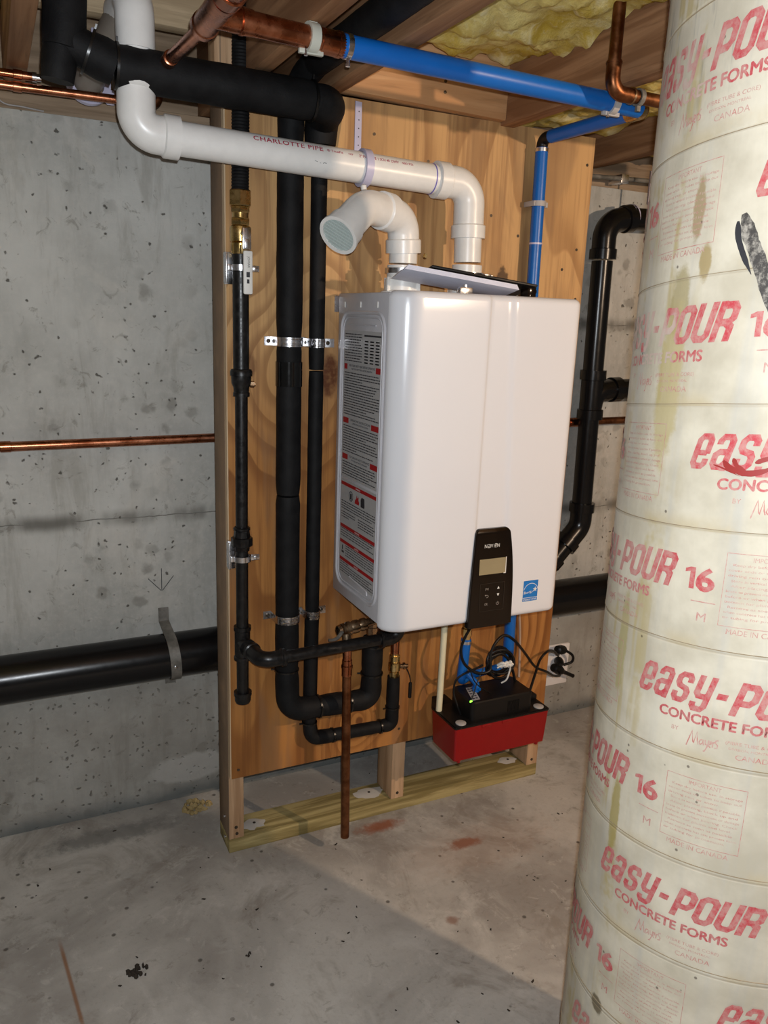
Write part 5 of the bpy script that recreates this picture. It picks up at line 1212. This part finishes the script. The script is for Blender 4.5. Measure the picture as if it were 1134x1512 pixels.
# place the repeats: the same mesh turned and lowered along the spiral
def printed():
    tb = bigF.build(cmap(0), .006); ts = smF.build(cmap(0), .009)
    return tb, ts
tb, ts = printed()
proto_b = obj('red_lettering', tb, 'cink', co, recalc=True); proto_s = obj('small_red_print', ts, 'cink2', co)
proto_s['kind'] = 'stuff'
EZ = 0
starts = []
for ring in range(-3, 12):
    s0 = (.609 + (ring - 6) * .1845)
    while s0 > .36: s0 -= .402
    while s0 < .36 - .402: s0 += .402
    for k in range(3):
        sk = s0 + k * .402
        zt = Z0 - (ring + .5) * DZ + zoff((sk + .18) / CR)
        if .06 < zt < 1.95: starts.append((ring, sk))
first = True
for ring, sk in starts:
    for pr_ in (proto_b, proto_s):
        o = pr_ if first else pr_.copy()
        if not first: COL.objects.link(o); o.parent = co
        th = sk / CR; o.rotation_euler = (0, 0, th); o.location = (0, 0, -ring * DZ + SL * th)
    first = False
# spiral seam: a fine dark lap line winding up the tube, and a slight ridge of the lap below it
sm_ = MB(); P_ = []
th = -60.0
z_at = lambda t: Z0 + SL * (t - 3.5)
t0 = 3.5 - (Z0 - .004) / SL; n = int((1.99 / SL) / (PI / 36)); Pts = []
for i in range(n + 1):
    t = t0 + i * PI / 36; zc = z_at(t)
    if .003 < zc < 1.995: Pts.append((t, zc + .0012 * noise.noise(V((t * 2, 0, 0)))))
prev = None
for t, zc in Pts:
    q = [sm_.bm.verts.new((CX + (CR + e) * math.cos(t), CY + (CR + e) * math.sin(t), zc + dz_)) for e, dz_ in ((-.001, .0006), (.0009, .0003), (.0009, -.0003), (-.001, -.0004))]
    if prev:
        for j in range(3): sm_.bm.faces.new((prev[j], prev[j + 1], q[j + 1], q[j]))
    prev = q
obj('spiral_seam', sm_, 'seam', co)['label'] = 'dark lap line spiralling round the tube'
# smear and torn patch on the print side
def patch(pts, e=.0018): 
    F = Flat(); F.pg(pts); return F.build(lambda s, z: (CX + (CR + e) * math.cos(s / CR), CY + (CR + e) * math.sin(s / CR), z), .008)
def strokes(name, lines, mm, label, e=.0018):
    F = Flat()
    for pts, w_ in lines:   # tapered, gently curved dabs: w_ is the widest width
        c = smooth([(a, b, 0) for a, b in pts], 6); n = len(c); Lf = []; Rt = []
        for i in range(n):
            d = (c[min(n - 1, i + 1)] - c[max(0, i - 1)]).normalized(); q = V((-d.y, d.x, 0)); t = i / (n - 1)
            ww = w_ / 2 * max(.08, min(1, 5 * t + .35) * min(1, 3 * (1 - t) + .1)) * (1 + .22 * noise.noise(V((i * .5, w_ * 900, 0))))
            Lf.append(c[i] + q * ww); Rt.append(c[i] - q * ww)
        for i in range(n - 1): F.pg([(Rt[i].x, Rt[i].y), (Rt[i + 1].x, Rt[i + 1].y), (Lf[i + 1].x, Lf[i + 1].y), (Lf[i].x, Lf[i].y)])
    o = obj(name, F.build(lambda s_, z: (CX + (CR + e) * math.cos(s_ / CR), CY + (CR + e) * math.sin(s_ / CR), z), .008), mm, co); o['label'] = label
strokes('grey_smear', [([(.7025, 1.431), (.710, 1.412), (.720, 1.392), (.732, 1.366), (.745, 1.335), (.752, 1.31)], .0145)], 'smear', 'grey scraped smear')
strokes('dark_smear', [([(.6975, 1.424), (.700, 1.408), (.708, 1.390), (.718, 1.372)], .006)], 'ink', 'black edge of the smear', .0022)
strokes('red_smear', [([(.716, 1.182), (.724, 1.175), (.740, 1.172), (.756, 1.176), (.772, 1.186)], .0065), ([(.726, 1.186), (.731, 1.178), (.740, 1.175)], .005), ([(.748, 1.184), (.760, 1.190), (.775, 1.192)], .005), ([(.706, 1.176), (.716, 1.174), (.735, 1.168)], .0018)], 'redsm', 'dark red smudge over the lettering', .0022)

# ------------------------------------------------------------------ loose bits on the floor
random.seed(3)
def lump(cx, cy, r, h, n, mm, label, cat, grp=None, name='debris_lump'):
    m_ = MB()
    for i in range(n):
        a = random.uniform(0, 2 * PI); d = r * random.random() ** .6; bm = bmesh.new(); bmesh.ops.create_icosphere(bm, subdivisions=1, radius=1)
        rx, ry, rz = random.uniform(.15, .35) * r, random.uniform(.12, .3) * r, random.uniform(.3, 1) * h
        R3 = Matrix.Rotation(random.uniform(0, PI), 3, 'Z')
        for v in bm.verts:
            q = V((v.co.x * rx * random.uniform(.6, 1.3), v.co.y * ry * random.uniform(.6, 1.3), max(0, v.co.z * rz + rz * .3))); v.co = R3 @ q + V((cx + d * math.cos(a), cy + d * math.sin(a) * .7, .0002))
        m_._join(bm)
    return tag(obj(name, m_, mm), label, cat, grp)
lump(-.268, -.288, .022, .012, 16, 'dirt', 'black crumbled lump lying on the floor at lower left', 'debris')
lump(-.045, -.335, .012, .004, 6, 'dirt', 'small dark flake pair on the floor right of the black lump', 'debris', name='floor_flake')
lump(-.03, .222, .040, .012, 26, 'leaf', 'tan crumbs of debris at the foot of the wall by the left stud', 'debris', name='debris_pile')
fl = MB()
for i in range(150):
    x = random.uniform(-1.0, .95); y = random.uniform(-.9, .26)
    if (V((x, y)) - V((CX, CY))).length < CR + .02 or (y > -.02 and -.02 < x < .96 and y < .11): continue
    s_ = random.uniform(.001, .0035); a = random.uniform(0, PI); R3 = Matrix.Rotation(a, 3, 'Z')
    pts = [R3 @ V((s_ * u * random.uniform(.7, 1.6), s_ * v * .6, 0)) + V((x, y, .0002)) for u, v in ((-1, -1), (1, -.7), (1.2, .8), (-.7, 1))]
    fl.poly(pts, (0, 0, 1), random.uniform(.0005, .0016))
o = obj('floor_grit', fl, 'dirt'); tag(o, 'fine dark grit scattered over the concrete floor', 'grit', kind='stuff')
